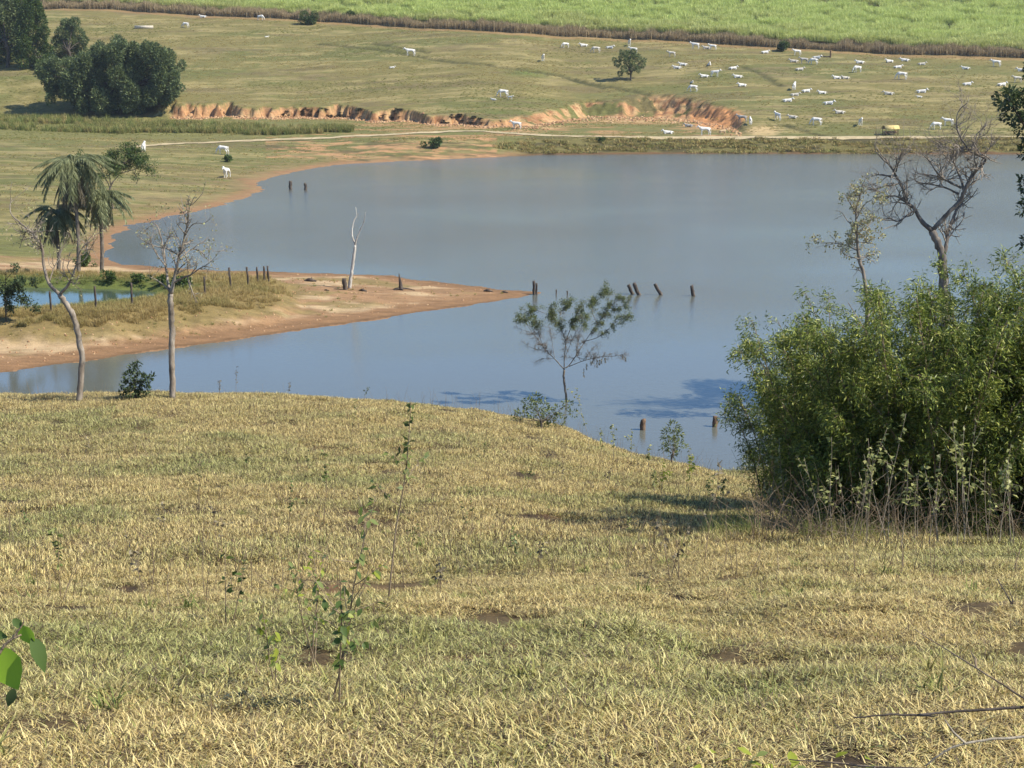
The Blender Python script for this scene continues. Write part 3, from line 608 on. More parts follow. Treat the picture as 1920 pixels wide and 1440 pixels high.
# sparse tufts on the spit and left shore
P3 = on_plane(rng.uniform(0, 980, 900), rng.uniform(512, 640, 900), 0.5); k = (poly_sd(LAKE, P3[:, 0], P3[:, 1]) > 2.5) & (fbm(P3[:, 0] * .2, P3[:, 1] * .4, 141, 3) > .47); P3 = P3[k]
scatter('shore_tufts', gp_bank, np.stack([P3[:, 0], P3[:, 1], ZF(P3[:, 0], P3[:, 1])], 1), rng.uniform(0, 6.28, len(P3)), rng.uniform(0.15, 0.4, len(P3)), np.clip(rng.normal(.4, .3, len(P3)), 0, 1), 'small sparse grass tufts over the bare spit', 'grass')
x, y = fan_points(185, 312, 0.5, A(900, 290), -0.36); sl = poly_sd(LAKE, x, y); k = (sl > 5) & (fbm(x * .08, y * .15, 142, 4) + rng.normal(0, .06, len(x)) > .48); x, y = x[k], y[k]
scatter('shore_tufts', gp_past, np.stack([x, y, ZF(x, y)], 1), rng.uniform(0, 6.28, len(x)), rng.uniform(0.3, 0.8, len(x)), np.clip(rng.normal(.45, .3, len(x)), 0, 1), 'olive tufts over the grazed left shore', 'grass')

# --- sandy track
M['track'], t_, p_, o_ = new_mat('sandy_track'); geo_ = node(t_, 'ShaderNodeNewGeometry'); n_ = nnoise(t_, 0.7, 6, geo_.outputs['Position']); r_ = nramp(t_, n_.outputs[0], [(0.3, (0.32, 0.245, 0.13)), (0.7, (0.50, 0.40, 0.235))]); t_.links.new(r_.outputs[0], p_.inputs['Base Color']); p_.inputs['Roughness'].default_value = 0.95
tp = [(240, 276), (300, 271), (400, 267), (500, 263), (600, 259), (700, 254.5), (780, 250), (860, 246), (900, 246), (950, 250), (1000, 253.5), (1100, 256), (1200, 257), (1400, 257), (1650, 257), (1920, 257), (2150, 257)]
TP = np.array([hit(*p)[:2] for p in tp])
tt = np.linspace(0, len(TP) - 1, 260); cx = np.interp(tt, np.arange(len(TP)), TP[:, 0]); cyy = np.interp(tt, np.arange(len(TP)), TP[:, 1])
kk = np.ones(15) / 15; cx = np.convolve(np.pad(cx, 7, 'edge'), kk, 'valid'); cyy = np.convolve(np.pad(cyy, 7, 'edge'), kk, 'valid')
tx = np.gradient(cx); ty = np.gradient(cyy); ll = np.hypot(tx, ty) + 1e-9; nx, ny = -ty / ll, tx / ll
wd = 1.0 + 0.5 * vnoise(tt * 0.5, tt * 0, 120)
offs = np.linspace(-1, 1, 7); VX = cx[:, None] + nx[:, None] * offs * wd[:, None]; VY = cyy[:, None] + ny[:, None] * offs * wd[:, None]
VZ = ZF(VX, VY) + 0.10; i, j = np.meshgrid(np.arange(259), np.arange(6), indexing='ij')
me = mesh_np('dirt_track', np.stack([VX, VY, VZ], -1).reshape(-1, 3), np.stack([i * 7 + j, (i + 1) * 7 + j, (i + 1) * 7 + j + 1, i * 7 + j + 1], -1).reshape(-1, 4)); me.materials.append(M['track'])
o = bpy.data.objects.new('dirt_track', me); COL.objects.link(o); tag(o, 'pale sandy track running along the dam and the far shore', 'track', kind='structure')

# ------------------------------------------------------------------ trees
def wig(p0, d, L, n, curl=0.35, up=0.0, r=rng):
    P = [np.array(p0, float)]; d = np.array(d, float); d /= np.linalg.norm(d) + 1e-9
    for i in range(n):
        d = d + r.normal(0, curl, 3) / math.sqrt(n) + np.array((0, 0, up / n)); d /= np.linalg.norm(d); P.append(P[-1] + d * L / n)
    return np.array(P)
def smooth_line(P, k=5):
    """Catmull-Rom resampling"""
    P = np.asarray(P, float)
    if len(P) < 3: return np.array([P[0] + (P[-1] - P[0]) * t for t in np.linspace(0, 1, k + 1)])
    Q = np.vstack([2 * P[0] - P[1], P, 2 * P[-1] - P[-2]]); out = []
    for i in range(1, len(Q) - 2):
        for t in np.linspace(0, 1, k, endpoint=False):
            a, b, c_, d = Q[i - 1], Q[i], Q[i + 1], Q[i + 2]
            out.append(0.5 * ((2 * b) + (c_ - a) * t + (2 * a - 5 * b + 4 * c_ - d) * t * t + (3 * b - a - 3 * c_ + d) * t ** 3))
    out.append(P[-1]); return np.array(out)

class Tree:
    """limbs read off the photograph, set at the tree's own distance and given depth of their own"""
    def __init__(s, Y, seed=1): s.Y = Y; s.r = np.random.default_rng(seed); s.limbs = []; s.px = []; s.twl = []; s.tips = []
    def limb(s, px, r0, r1, lean=None, y0=None):
        y = s.Y if y0 is None else y0
        if s.px:
            best = min(((abs(q[0] - px[0][0]) + abs(q[1] - px[0][1]), q[2]) for q in s.px)); y = best[1]
        lean = s.r.uniform(-0.75, 0.75) if lean is None else lean
        P = []; acc = 0.0
        for i, (u, v) in enumerate(px):
            if i: acc += math.hypot(u - px[i - 1][0], v - px[i - 1][1]) * s.Y / F
            yy = y + lean * acc + s.r.normal(0, 0.012) * acc; P.append(at_y(u, v, yy)); s.px.append((u, v, yy))
        L = smooth_line(P, 5); L[1:-1] += s.r.normal(0, 0.10 * (r0 + r1) / 2, (len(L) - 2, 3))
        t = np.linspace(0, 1, len(L)); R = (r0 + (r1 - r0) * t) * (1 + s.r.normal(0, 0.05, len(L)))
        # remember denser pixel anchors for later limbs
        for i in range(len(px) - 1):
            for f in (0.25, 0.5, 0.75): s.px.append((px[i][0] * (1 - f) + px[i + 1][0] * f, px[i][1] * (1 - f) + px[i + 1][1] * f, (s.px[-len(px) - 3 * i + i][2] if False else y + lean * acc * (i + f) / len(px))))
        s.limbs.append((L, R * (0.85 if len(s.limbs) == 0 else 0.72))); return s
    def twigs(s, per_m, L, levels=2, tmin=0.2, up=0.25, rad=0.012, skip=0):
        for (P, R) in s.limbs[skip:]:
            ln = np.linalg.norm(np.diff(P, axis=0), axis=1).sum(); s._tw(P, R, ln, per_m, L, levels, tmin, up, rad)
    def _tw(s, P, R, ln, per_m, L, lv, tmin, up, rad):
        n = s.r.poisson(max(1.0, per_m * ln))
        for k in range(n):
            f = s.r.uniform(tmin, 1.0); i = min(len(P) - 2, int(f * (len(P) - 1))); T = P[i + 1] - P[i]; T = T / (np.linalg.norm(T) + 1e-9)
            d = T * 0.7 + s.r.normal(0, 0.75, 3) + np.array((0, 0, up)); l = L * s.r.uniform(0.45, 1.15)
            W = wig(P[i], d, l, 5, 0.55, up * 0.6, s.r); r0 = min(rad, R[i] * 0.75); RR = np.linspace(r0, r0 * 0.45, 6)
            s.twl.append((W, RR)); s.tips.append(W)
            if lv > 1: s._tw(W, RR, l, per_m * 1.4, L * 0.55, lv - 1, 0.2, up, rad * 0.72)
    def build(s, name, bark, base, label, cat='tree', group=None, leaf=None, nleaf=0, lsize=(0.08, 0.04), pick=None, spread=0.06, root=None, droop=-0.2, twigmat=None):
        o = root or empty(name, base, 0, label, cat, group); b = np.array(base)
        mb = MB()
        for i, (P, R) in enumerate(s.limbs): mb.tube(P, R, 9 if i == 0 else 7)
        mb.V = [v - b for v in mb.V]; tk = mb.build('trunk', bark, o)
        if s.twl:
            mb = MB()
            for W, R in s.twl: mb.tube(W, R, 4, cap=False)
            mb.V = [v - b for v in mb.V]; mb.build('twigs', twigmat or bark, tk)['kind'] = 'stuff'
        if leaf is not None and nleaf:
            tips = [w for w in s.tips if pick is None or pick(w[-1])]
            if tips:
                T = np.array(tips); i = s.r.integers(0, len(T), nleaf); j = s.r.uniform(1.5, 5, nleaf); k = j.astype(int).clip(0, 4); f = (j - k)[:, None]
                P = T[i, k] * (1 - f) + T[i, np.minimum(k + 1, 5)] * f + s.r.normal(0, spread, (nleaf, 3)); D = s.r.normal(0, 1, (nleaf, 3)) + np.array((0, 0, droop))
                mb = MB(); mb.leaves(P, D, s.r.uniform(0.6, 1.3, nleaf) * lsize[0], s.r.uniform(0.7, 1.2, nleaf) * lsize[1], r=s.r); mb.V = [v - b for v in mb.V]; mb.build('crown', leaf, tk)['kind'] = 'stuff'
        return o

M['bark_grey'] = mat_bark('pale_grey_bark', (0.085, 0.066, 0.05), (0.25, 0.205, 0.16), (0.46, 0.40, 0.33), 5)
M['bark_dark'] = mat_bark('dark_bark', (0.03, 0.024, 0.02), (0.075, 0.06, 0.05), (0.16, 0.135, 0.115), 6)
M['bark_mid'] = mat_bark('brown_grey_bark', (0.07, 0.055, 0.042), (0.16, 0.13, 0.10), (0.30, 0.26, 0.21), 6)
M['bark_limb'] = mat_bark('dark_grey_limbs', (0.06, 0.05, 0.043), (0.15, 0.128, 0.108), (0.34, 0.30, 0.255), 3)
M['bark_white'] = mat_bark('bleached_dead_wood', (0.22, 0.19, 0.16), (0.48, 0.44, 0.38), (0.68, 0.64, 0.57), 4)
M['wood_dark'] = mat_bark('weathered_post_wood', (0.03, 0.024, 0.02), (0.08, 0.062, 0.05), (0.17, 0.14, 0.115), 5)
M['wood_brown'] = mat_bark('brown_post_wood', (0.07, 0.042, 0.026), (0.15, 0.095, 0.06), (0.26, 0.18, 0.12), 5)
M['leaf_sparse'] = mat_leaf('olive_leaves', [(0, (0.05, 0.075, 0.02)), (0.5, (0.13, 0.165, 0.045)), (1, (0.25, 0.27, 0.09))], 0.5, 0.35)
M['leaf_pale'] = mat_leaf('pale_dry_leaves', [(0, (0.27, 0.23, 0.11)), (0.5, (0.45, 0.39, 0.22)), (1, (0.38, 0.41, 0.17))], 0.6, 0.35)
M['leaf_dark'] = mat_leaf('dark_green_leaves', [(0, (0.028, 0.045, 0.020)), (0.5, (0.060, 0.090, 0.034)), (1, (0.12, 0.155, 0.055))], 0.5, 0.25)
M['leaf_far'] = mat_leaf('far_green_leaves', [(0, (0.06, 0.09, 0.04)), (0.5, (0.125, 0.17, 0.07)), (1, (0.24, 0.275, 0.11))], 0.5, 0.3)
M['leaf_mid'] = mat_leaf('green_leaves', [(0, (0.03, 0.055, 0.015)), (0.5, (0.07, 0.115, 0.028)), (1, (0.14, 0.19, 0.05))], 0.5, 0.3)
M['leaf_bamboo'] = mat_leaf('bamboo_leaves', [(0, (0.055, 0.085, 0.014)), (0.45, (0.135, 0.18, 0.03)), (0.8, (0.28, 0.33, 0.055)), (1, (0.48, 0.47, 0.13))], 0.45, 0.26, 0.35)
M['leaf_palm'] = mat_leaf('palm_leaflets', [(0, (0.12, 0.135, 0.065)), (0.6, (0.23, 0.25, 0.12)), (1, (0.38, 0.40, 0.20))], 0.5, 0.25)
M['leaf_palm_dead'] = mat_leaf('dead_palm_leaflets', [(0, (0.10, 0.085, 0.055)), (0.6, (0.20, 0.17, 0.11)), (1, (0.30, 0.25, 0.17))], 0.7, 0.15)
M['leaf_yellow'] = mat_leaf('yellow_green_leaves', [(0, (0.16, 0.22, 0.03)), (0.5, (0.32, 0.38, 0.05)), (1, (0.50, 0.48, 0.08))], 0.45, 0.5)
M['leaf_weed'] = mat_leaf('weed_leaves', [(0, (0.06, 0.085, 0.03)), (0.4, (0.13, 0.17, 0.05)), (0.75, (0.26, 0.30, 0.09)), (1, (0.46, 0.45, 0.18))], 0.5, 0.4)
M['leaf_wpale'] = mat_leaf('pale_weed_leaves', [(0, (0.11, 0.13, 0.045)), (0.5, (0.27, 0.29, 0.10)), (1, (0.50, 0.49, 0.20))], 0.5, 0.4)
M['stem_dry'] = mat_bark('dry_stems', (0.14, 0.095, 0.06), (0.25, 0.185, 0.12), (0.40, 0.32, 0.22), 12)
M['stem_pale'] = mat_bark('pale_stems', (0.18, 0.14, 0.10), (0.32, 0.27, 0.20), (0.46, 0.40, 0.31), 12)

# --- the two gaunt trees on the crest
bA = hit(148, 752); t = Tree(bA.y, 11)
t.limb([(148, 754), (151, 715), (154, 675), (148, 635), (141, 604), (127, 574), (112, 553)], 0.105, 0.085, 0.0)
t.limb([(112, 553), (92, 531), (82, 499), (79, 465), (67, 444), (45, 424), (28, 409), (19, 396), (21, 371)], 0.07, 0.012, 0.25)
t.limb([(112, 553), (131, 529), (142, 499), (150, 472), (165, 454)], 0.06, 0.015, -0.4)
t.limb([(92, 531), (100, 505), (112, 480), (116, 455)], 0.03, 0.008); t.limb([(142, 499), (160, 485), (172, 462), (178, 440)], 0.025, 0.006); t.limb([(79, 465), (65, 455), (60, 430), (66, 418)], 0.025, 0.006); t.limb([(67, 444), (50, 448), (38, 440)], 0.02, 0.005); t.limb([(131, 529), (118, 505), (122, 478)], 0.025, 0.006)
t.twigs(3.4, 0.75, 3, 0.25, 0.35, 0.018, 1)
t.build('bare_tree', M['bark_grey'], bA, 'gaunt bare tree with a bowed pale trunk on the grassy crest', leaf=M['leaf_pale'], nleaf=260, lsize=(0.09, 0.05))
bB = hit(323, 746); t = Tree(bB.y, 12)
t.limb([(324, 748), (323, 710), (322, 671), (322, 640), (322, 607), (320, 575), (320, 551)], 0.105, 0.09, 0.0)
t.limb([(320, 551), (315, 532), (311, 499), (306, 465), (296, 427), (285, 416)], 0.065, 0.012, 0.35)
t.limb([(321, 551), (326, 525), (336, 480), (347, 442), (354, 401), (354, 367)], 0.075, 0.012, -0.2)
t.limb([(326, 530), (345, 520), (360, 514), (382, 500), (409, 504)], 0.045, 0.008, -0.5); t.limb([(337, 487), (356, 469), (375, 470), (388, 486)], 0.035, 0.008, 0.5)
t.limb([(318, 545), (300, 529), (274, 516)], 0.04, 0.008, -0.3); t.limb([(347, 442), (362, 420), (383, 418), (400, 405)], 0.022, 0.005); t.limb([(311, 499), (296, 480), (285, 460), (280, 440)], 0.03, 0.006); t.limb([(306, 465), (318, 440), (322, 418)], 0.022, 0.005); t.limb([(340, 470), (328, 445), (318, 425)], 0.02, 0.005); t.limb([(382, 500), (398, 488), (412, 470)], 0.015, 0.004)
t.twigs(3.4, 0.75, 3, 0.25, 0.3, 0.018, 1)
t.build('bare_tree', M['bark_grey'], bB, 'gaunt bare tree with a straight trunk and spreading thin limbs on the crest', leaf=M['leaf_pale'], nleaf=340, lsize=(0.09, 0.05))

# --- bleached snag on the spit
bS = hit(655, 541); t = Tree(bS.y, 13)
t.limb([(655, 542), (658, 520), (661, 499), (664, 478), (666, 460)], 0.20, 0.14, 0.0); t.limb([(666, 460), (661, 445), (660, 432), (663, 415), (668, 405), (667, 388)], 0.13, 0.03, 0.2); t.limb([(666, 460), (668, 450), (671, 441), (677, 428), (683, 413), (685, 398)], 0.11, 0.03, -0.2)
t.twigs(0.25, 0.9, 1, 0.5, 0.4, 0.03, 1)
t.build('dead_snag', M['bark_white'], bS, 'bleached forked dead tree standing on the muddy spit')

# --- sparse flat-crowned tree beside the water
bE = hit(1062, 800); t = Tree(bE.y, 14)
t.limb([(1065, 808), (1063, 775), (1062, 747), (1057, 710), (1058, 693)], 0.10, 0.075, 0.0)
t.limb([(1058, 693), (1040, 673), (1020, 653), (1000, 627), (963, 613)], 0.05, 0.008, 0.3); t.limb([(1058, 693), (1058, 673), (1060, 640), (1047, 607), (1020, 587)], 0.05, 0.008, -0.5); t.limb([(1060, 690), (1067, 685), (1080, 667), (1097, 640), (1120, 607), (1147, 573), (1173, 553)], 0.055, 0.008, 0.2)
t.limb([(1067, 687), (1093, 677), (1120, 670), (1153, 668), (1173, 663)], 0.035, 0.007, -0.3); t.limb([(1060, 640), (1075, 605), (1090, 575), (1110, 560)], 0.035, 0.006); t.limb([(1040, 673), (1020, 672), (1000, 680)], 0.02, 0.005); t.limb([(1097, 640), (1125, 630), (1160, 600), (1178, 595)], 0.03, 0.006); t.limb([(1020, 653), (1005, 655), (975, 640)], 0.02, 0.005); t.limb([(1047, 607), (1055, 580), (1075, 562)], 0.02, 0.005); t.limb([(1080, 667), (1085, 635), (1080, 610)], 0.03, 0.005); t.limb([(1120, 607), (1110, 580), (1125, 556), (1140, 545)], 0.025, 0.005)
for px in [[(1020, 653), (1010, 625), (1005, 598)], [(1000, 627), (985, 605), (972, 594)], [(1040, 673), (1035, 640), (1030, 608)], [(1058, 673), (1072, 640), (1087, 610), (1104, 588)], [(1020, 587), (1000, 580), (984, 588)], [(1047, 607), (1035, 590), (1040, 572)], [(1093, 677), (1110, 655), (1128, 640)], [(1147, 573), (1160, 575), (1180, 568)]]: t.limb(px, 0.022, 0.005)
t.twigs(8.5, 0.55, 3, 0.3, 0.06, 0.014, 1)
ztop = at_y(1060, 600, bE.y).z; xr = at_y(1095, 600, bE.y).x
rootE = t.build('sparse_tree', M['bark_mid'], bE, 'small flat-crowned tree with thin olive foliage between the crest and water', leaf=M['leaf_sparse'], nleaf=19000, lsize=(0.075, 0.036), spread=0.06, pick=lambda p: ((p[2] > ztop - 0.4) or (p[0] > xr and p[2] > ztop - 0.8)) and (vnoise(p[0] * 3.5, p[2] * 5 + p[1] * 2, 5) > 0.30))
mb = MB(); r_ = np.random.default_rng(5)
for (u, v, L) in [(1095, 690, 0.55), (1100, 680, 0.4), (1112, 672, 0.35), (1120, 674, 0.45), (1128, 672, 0.3), (1135, 670, 0.3), (1168, 664, 0.25), (1173, 666, 0.38), (1108, 676, 0.25), (1124, 674, 0.3)]:
    p = np.array(at_y(u, v, bE.y)); n = 36; q = p + np.stack([r_.normal(0, .03, n), r_.normal(0, .05, n), -r_.uniform(0, L, n)], 1)
    mb.leaves(q, np.stack([r_.normal(0, .25, n), r_.normal(0, .25, n), -np.ones(n)], 1), 0.12, 0.03, r=r_)
mb.V = [v - np.array(bE) for v in mb.V]; mb.build('hanging_moss', M['leaf_palm_dead'], rootE)['kind'] = 'stuff'

# --- the big bare tree and its slender neighbour beyond the bamboo
YC = 86.0; gC = Vector((at_y(1768, 560, YC).x, YC, 0)); gC.z = ground(gC.x, gC.y); t = Tree(YC, 15)
bpx = px_of(gC.x, gC.y, gC.z); t.limb([(float(bpx[0]), float(bpx[1])), (1769, 640), (1768, 533), (1765, 480), (1757, 453), (1747, 433)], 0.33, 0.24, 0.0)
for px, r0, r1, ln in [([(1747, 433), (1727, 413), (1713, 390), (1693, 375), (1677, 367), (1643, 370)], 0.11, 0.02, 0.3), ([(1710, 397), (1697, 407), (1682, 415), (1667, 410), (1647, 415)], 0.05, 0.012, -0.6), ([(1697, 375), (1693, 353), (1680, 330), (1670, 312), (1650, 293), (1642, 283), (1640, 270)], 0.07, 0.012, -0.3), ([(1672, 333), (1653, 327), (1627, 333)], 0.03, 0.006, 0.5), ([(1680, 322), (1688, 293), (1697, 260)], 0.03, 0.006, -0.5),
    ([(1750, 430), (1777, 400), (1800, 377), (1807, 360), (1817, 340), (1833, 317), (1848, 300), (1833, 290), (1818, 283), (1803, 260), (1793, 237), (1797, 210), (1813, 193)], 0.10, 0.012, -0.15), ([(1820, 283), (1830, 267), (1843, 243), (1850, 222)], 0.04, 0.006, 0.5), ([(1807, 358), (1802, 337), (1792, 313), (1788, 297), (1791, 280)], 0.06, 0.012, 0.5), ([(1802, 352), (1773, 337), (1757, 323), (1743, 303), (1727, 287)], 0.055, 0.01, -0.5), ([(1797, 364), (1773, 352), (1743, 345), (1720, 343), (1710, 323)], 0.045, 0.01, 0.6), ([(1765, 333), (1745, 328), (1723, 327)], 0.035, 0.008, 0.2), ([(1791, 282), (1760, 270), (1730, 253)], 0.03, 0.006, -0.4), ([(1797, 240), (1785, 225), (1780, 210)], 0.02, 0.005, 0.3), ([(1818, 340), (1830, 330), (1845, 318)], 0.03, 0.008, 0.6), ([(1805, 262), (1815, 240), (1830, 225)], 0.02, 0.005, 0.2), ([(1745, 303), (1760, 290), (1765, 272)], 0.02, 0.005, 0.3),
    ([(1766, 500), (1773, 463), (1777, 437), (1787, 410), (1797, 383)], 0.09, 0.06, 0.4)]:
    t.limb(px, r0 * 1.95, r1 * 1.95, ln)
t.twigs(2.1, 1.9, 3, 0.25, 0.2, 0.05, 1)
t.build('bare_tree', M['bark_limb'], gC, 'large leafless tree with twisted dark limbs rising behind the bamboo', twigmat=M['bark_grey'])
YD = 84.0; gD = Vector((at_y(1622, 540, YD).x, YD, 0)); gD.z = ground(gD.x, gD.y); t = Tree(YD, 16); bpx = px_of(gD.x, gD.y, gD.z)
t.limb([(float(bpx[0]), float(bpx[1])), (1626, 620), (1620, 520), (1612, 493), (1608, 467), (1607, 433), (1605, 397), (1613, 367), (1618, 345)], 0.16, 0.03, 0.0)
for px in [[(1608, 470), (1585, 460), (1560, 455), (1538, 457)], [(1606, 430), (1590, 415), (1578, 398), (1565, 395)], [(1606, 410), (1620, 385), (1640, 370)], [(1612, 490), (1625, 480), (1640, 475)], [(1605, 400), (1590, 375), (1582, 360)], [(1612, 367), (1600, 352), (1585, 350)], [(1606, 440), (1625, 425), (1645, 410)], [(1610, 485), (1590, 480), (1575, 470)]]: t.limb(px, 0.05, 0.012)
t.twigs(1.5, 1.25, 3, 0.25, 0.2, 0.028, 0)
t.build('slender_tree', M['bark_grey'], gD, 'slender tree with thin pale yellowish leaves behind the bamboo', leaf=M['leaf_pale'], nleaf=1300, lsize=(0.18, 0.10), spread=0.1, pick=lambda p: p[2] > at_y(1600, 500, YD).z)

# --- foliage masses
def clump_tree(name, base, label, mat, clumps, per, lsize, bark, cat='tree', group=None, trunk_r=0.3, seed=1, stems=1, up=0.25, flat=1.0, elong=1.0):
    """clumps: (x, y, z, radius) in metres relative to the base; limbs run from the trunk to every clump"""
    r = np.random.default_rng(seed); o = empty(name, base, 0, label, cat, group); mb = MB(); lv = MB(); top = max(c_[2] for c_ in clumps)
    fork = np.array((0, 0, top * 0.35)); mb.tube(smooth_line([(0, 0, -0.3), (r.normal(0, .04) * top, r.normal(0, .04) * top, top * 0.18), fork], 4), np.linspace(trunk_r, trunk_r * 0.75, 9), 8)
    for (x, y, z, rad) in clumps:
        c_ = np.array((x, y, z)); mid = fork * 0.5 + c_ * 0.5 + r.normal(0, 0.12, 3) * rad + np.array((0, 0, -0.1 * rad)); L = smooth_line([fork * r.uniform(0.6, 1), mid, c_], 4); mb.tube(L, np.linspace(trunk_r * 0.4, trunk_r * 0.08, len(L)), 5)
        n = int(per * rad ** 2); d = r.normal(0, 1, (n, 3)); d /= np.linalg.norm(d, axis=1, keepdims=True); q = rad * r.uniform(0.25, 1.0, n) ** 0.5
        q = q * (0.75 + 0.5 * vnoise(d[:, 0] * 2.2 + x, d[:, 2] * 2.2 + y, seed) )
        P = c_ + d * q[:, None] * np.array((1, 1, flat * elong)); D = d + r.normal(0, 0.6, (n, 3)) + np.array((0, 0, up)); s_ = r.uniform(0.6, 1.3, n); lv.leaves(P, D, lsize[0] * s_, lsize[1] * s_, r=r)
    mb.build('trunk', bark, o); lv.build('crown', mat, o)['kind'] = 'stuff'; return o
def mass(base, px_clumps, Y, dy):
    """clump centres given where they show in the photo at distance Y (+ dy), radius in px"""
    out = []
    for k, (u, v, rp) in enumerate(px_clumps):
        yy = Y + dy[k % len(dy)]; p = at_y(u, v, yy); out.append((p.x - base[0], p.y - base[1], p.z - base[2], rp * yy / F))
    return out
r_ = np.random.default_rng(3)
# big bamboo-like thicket below the pasture
b = hit(225, 214); cl_ = []
for (u, v, rp) in [(105, 150, 26), (130, 130, 30), (160, 115, 30), (190, 105, 30), (225, 98, 30), (255, 100, 30), (285, 108, 28), (308, 122, 26), (318, 145, 24), (322, 165, 20), (312, 180, 22), (120, 165, 28), (150, 155, 32), (185, 145, 34), (220, 135, 34), (255, 135, 34), (285, 145, 32), (300, 165, 28), (150, 185, 28), (180, 180, 32), (215, 175, 34), (250, 172, 34), (280, 180, 28), (200, 200, 22), (240, 200, 22), (270, 200, 20), (165, 200, 18), (95, 172, 18), (205, 88, 14), (225, 82, 12), (250, 84, 14), (272, 90, 14), (292, 98, 12), (330, 128, 12), (336, 168, 10), (96, 128, 22), (84, 142, 20), (106, 112, 20)]: cl_ += [(u + r_.normal(0, 6), v + r_.normal(0, 6), rp * r_.uniform(0.38, 0.62)) for q in range(3)]
clump_tree('bamboo_thicket', b, 'broad dark green thicket of plumed bamboo below the pasture', M['leaf_far'], mass(b, cl_, b.y, [0, -3, 2, -5, 4]), 330, (0.62, 0.24), M['bark_dark'], 'bamboo', trunk_r=0.5, seed=21, elong=1.25)
b = hit(62, 128); clump_tree('tall_tree', b, 'tall pale green leafy tree beside the dark tree at the field corner', M['leaf_mid'], mass(b, [(62, 14, 15), (50, 35, 14), (75, 40, 14), (60, 62, 15), (45, 80, 14), (75, 78, 13), (60, 102, 15), (42, 112, 11), (80, 106, 12), (60, -8, 15), (40, 8, 12), (70, 22, 11), (82, 60, 10), (40, 55, 12), (88, 92, 9), (66, 118, 11), (52, 20, 12), (36, 98, 10), (90, 118, 12), (98, 132, 12), (84, 138, 12), (104, 150, 11), (78, 128, 12)], b.y, [0, -2, 2]), 330, (0.55, 0.24), M['bark_mid'], trunk_r=0.4, seed=22, elong=1.3)
b = hit(14, 126); clump_tree('tall_tree', b, 'tall dark tree behind the pale leafy tree at the field corner', M['leaf_far'], mass(b, [(10, 10, 30), (-15, 30, 30), (22, 35, 26), (5, 60, 30), (-20, 75, 28), (22, 82, 24), (5, 105, 24), (-40, 50, 34), (-5, -20, 30)], b.y + 6, [0, -3, 3]), 200, (0.75, 0.32), M['bark_dark'], trunk_r=0.5, seed=23)
b = hit(128, 118); clump_tree('round_tree', b, 'round topped green tree standing above the bamboo thicket', M['leaf_far'], mass(b, [(130, 48, 12), (118, 62, 13), (146, 64, 13), (130, 78, 15), (112, 92, 14), (150, 88, 12), (100, 110, 13), (140, 42, 9), (122, 45, 9), (158, 76, 8), (106, 76, 9), (135, 100, 14), (118, 112, 12)], b.y + 4, [0, -2, 2]), 330, (0.5, 0.22), M['bark_dark'], trunk_r=0.4, seed=24)
b = hit(1182, 150); clump_tree('pasture_tree', b, 'lone dark green tree on the cattle pasture', M['leaf_far'], mass(b, [(1180, 104, 8), (1168, 108, 8), (1194, 109, 8), (1178, 117, 9), (1158, 119, 7), (1203, 121, 7), (1188, 126, 7), (1170, 129, 6), (1163, 138, 5), (1188, 98, 6), (1173, 100, 6), (1152, 112, 4), (1208, 113, 4), (1196, 131, 5), (1180, 135, 5), (1165, 98, 4)], b.y, [0, -1.5, 1.5]), 420, (0.36, 0.17), M['bark_dark'], trunk_r=0.22, seed=25)
for (u, v, w_, lab) in [(812, 268, 13, 'small round green bush on the far bank below the track'), (1128, 262, 6, 'tiny dark bush beside the track by the dam'), (427, 297, 9, 'small green bush near the grazing cow on the left shore'), (575, 35, 16, 'low dark bush against the cane edge'), (1465, 86, 14, 'dark green bush at the foot of the cane'), (660, 30, 14, 'small dark bush growing at the cane edge')]:
    b = hit(u, v + w_ * 0.7); cl_ = [(u + r_.normal(0, w_ * 0.45), v + r_.normal(0, w_ * 0.22), w_ * r_.uniform(0.35, 0.6)) for k in range(7)]
    clump_tree('bush', b, lab, M['leaf_mid'], mass(b, cl_, b.y, [0, -.6, .6]), 320, (0.4, 0.2), M['bark_dark'], 'bush', trunk_r=0.08, seed=int(u))

# --- flat-topped tree behind the palms, sapling by the pond, shrub on the crest
b = hit(212, 392); t = Tree(b.y, 31)
t.limb([(212, 394), (208, 370), (206, 355), (212, 340)], 0.16, 0.12, 0.0)
for px in [[(206, 352), (196, 330), (182, 305), (165, 295)], [(208, 350), (205, 325), (208, 300), (205, 285)], [(211, 342), (225, 325), (235, 305), (262, 295)], [(225, 325), (250, 318), (278, 308)], [(205, 322), (190, 305), (185, 290)], [(232, 308), (235, 292), (245, 285)]]: t.limb(px, 0.09, 0.03)
t.twigs(1.3, 2.0, 3, 0.2, 0.1, 0.03, 1)
t.build('flat_topped_tree', M['bark_mid'], b, 'flat-topped spreading tree behind the palms on the left shore', leaf=M['leaf_mid'], nleaf=7000, lsize=(0.26, 0.13), spread=0.25, pick=lambda p: p[2] > at_y(200, 335, b.y).z)
b = hit(12, 604); t = Tree(b.y, 32)
t.limb([(12, 606), (11, 585), (14, 560), (10, 535), (12, 505)], 0.06, 0.02, 0)
for px in [[(13, 570), (35, 560), (62, 565)], [(12, 550), (35, 535), (55, 520)], [(11, 540), (-10, 530), (-30, 540)], [(10, 525), (25, 508), (30, 495)], [(12, 565), (-8, 572), (-25, 565)], [(30, 560), (50, 572), (66, 580)]]: t.limb(px, 0.03, 0.008)
t.twigs(1.4, 0.8, 2, 0.2, 0.1, 0.012)
t.build('young_tree', M['bark_dark'], b, 'young leafy tree with dark loose foliage on the bank beside the fish pond', leaf=M['leaf_dark'], nleaf=1800, lsize=(0.24, 0.12), spread=0.16)
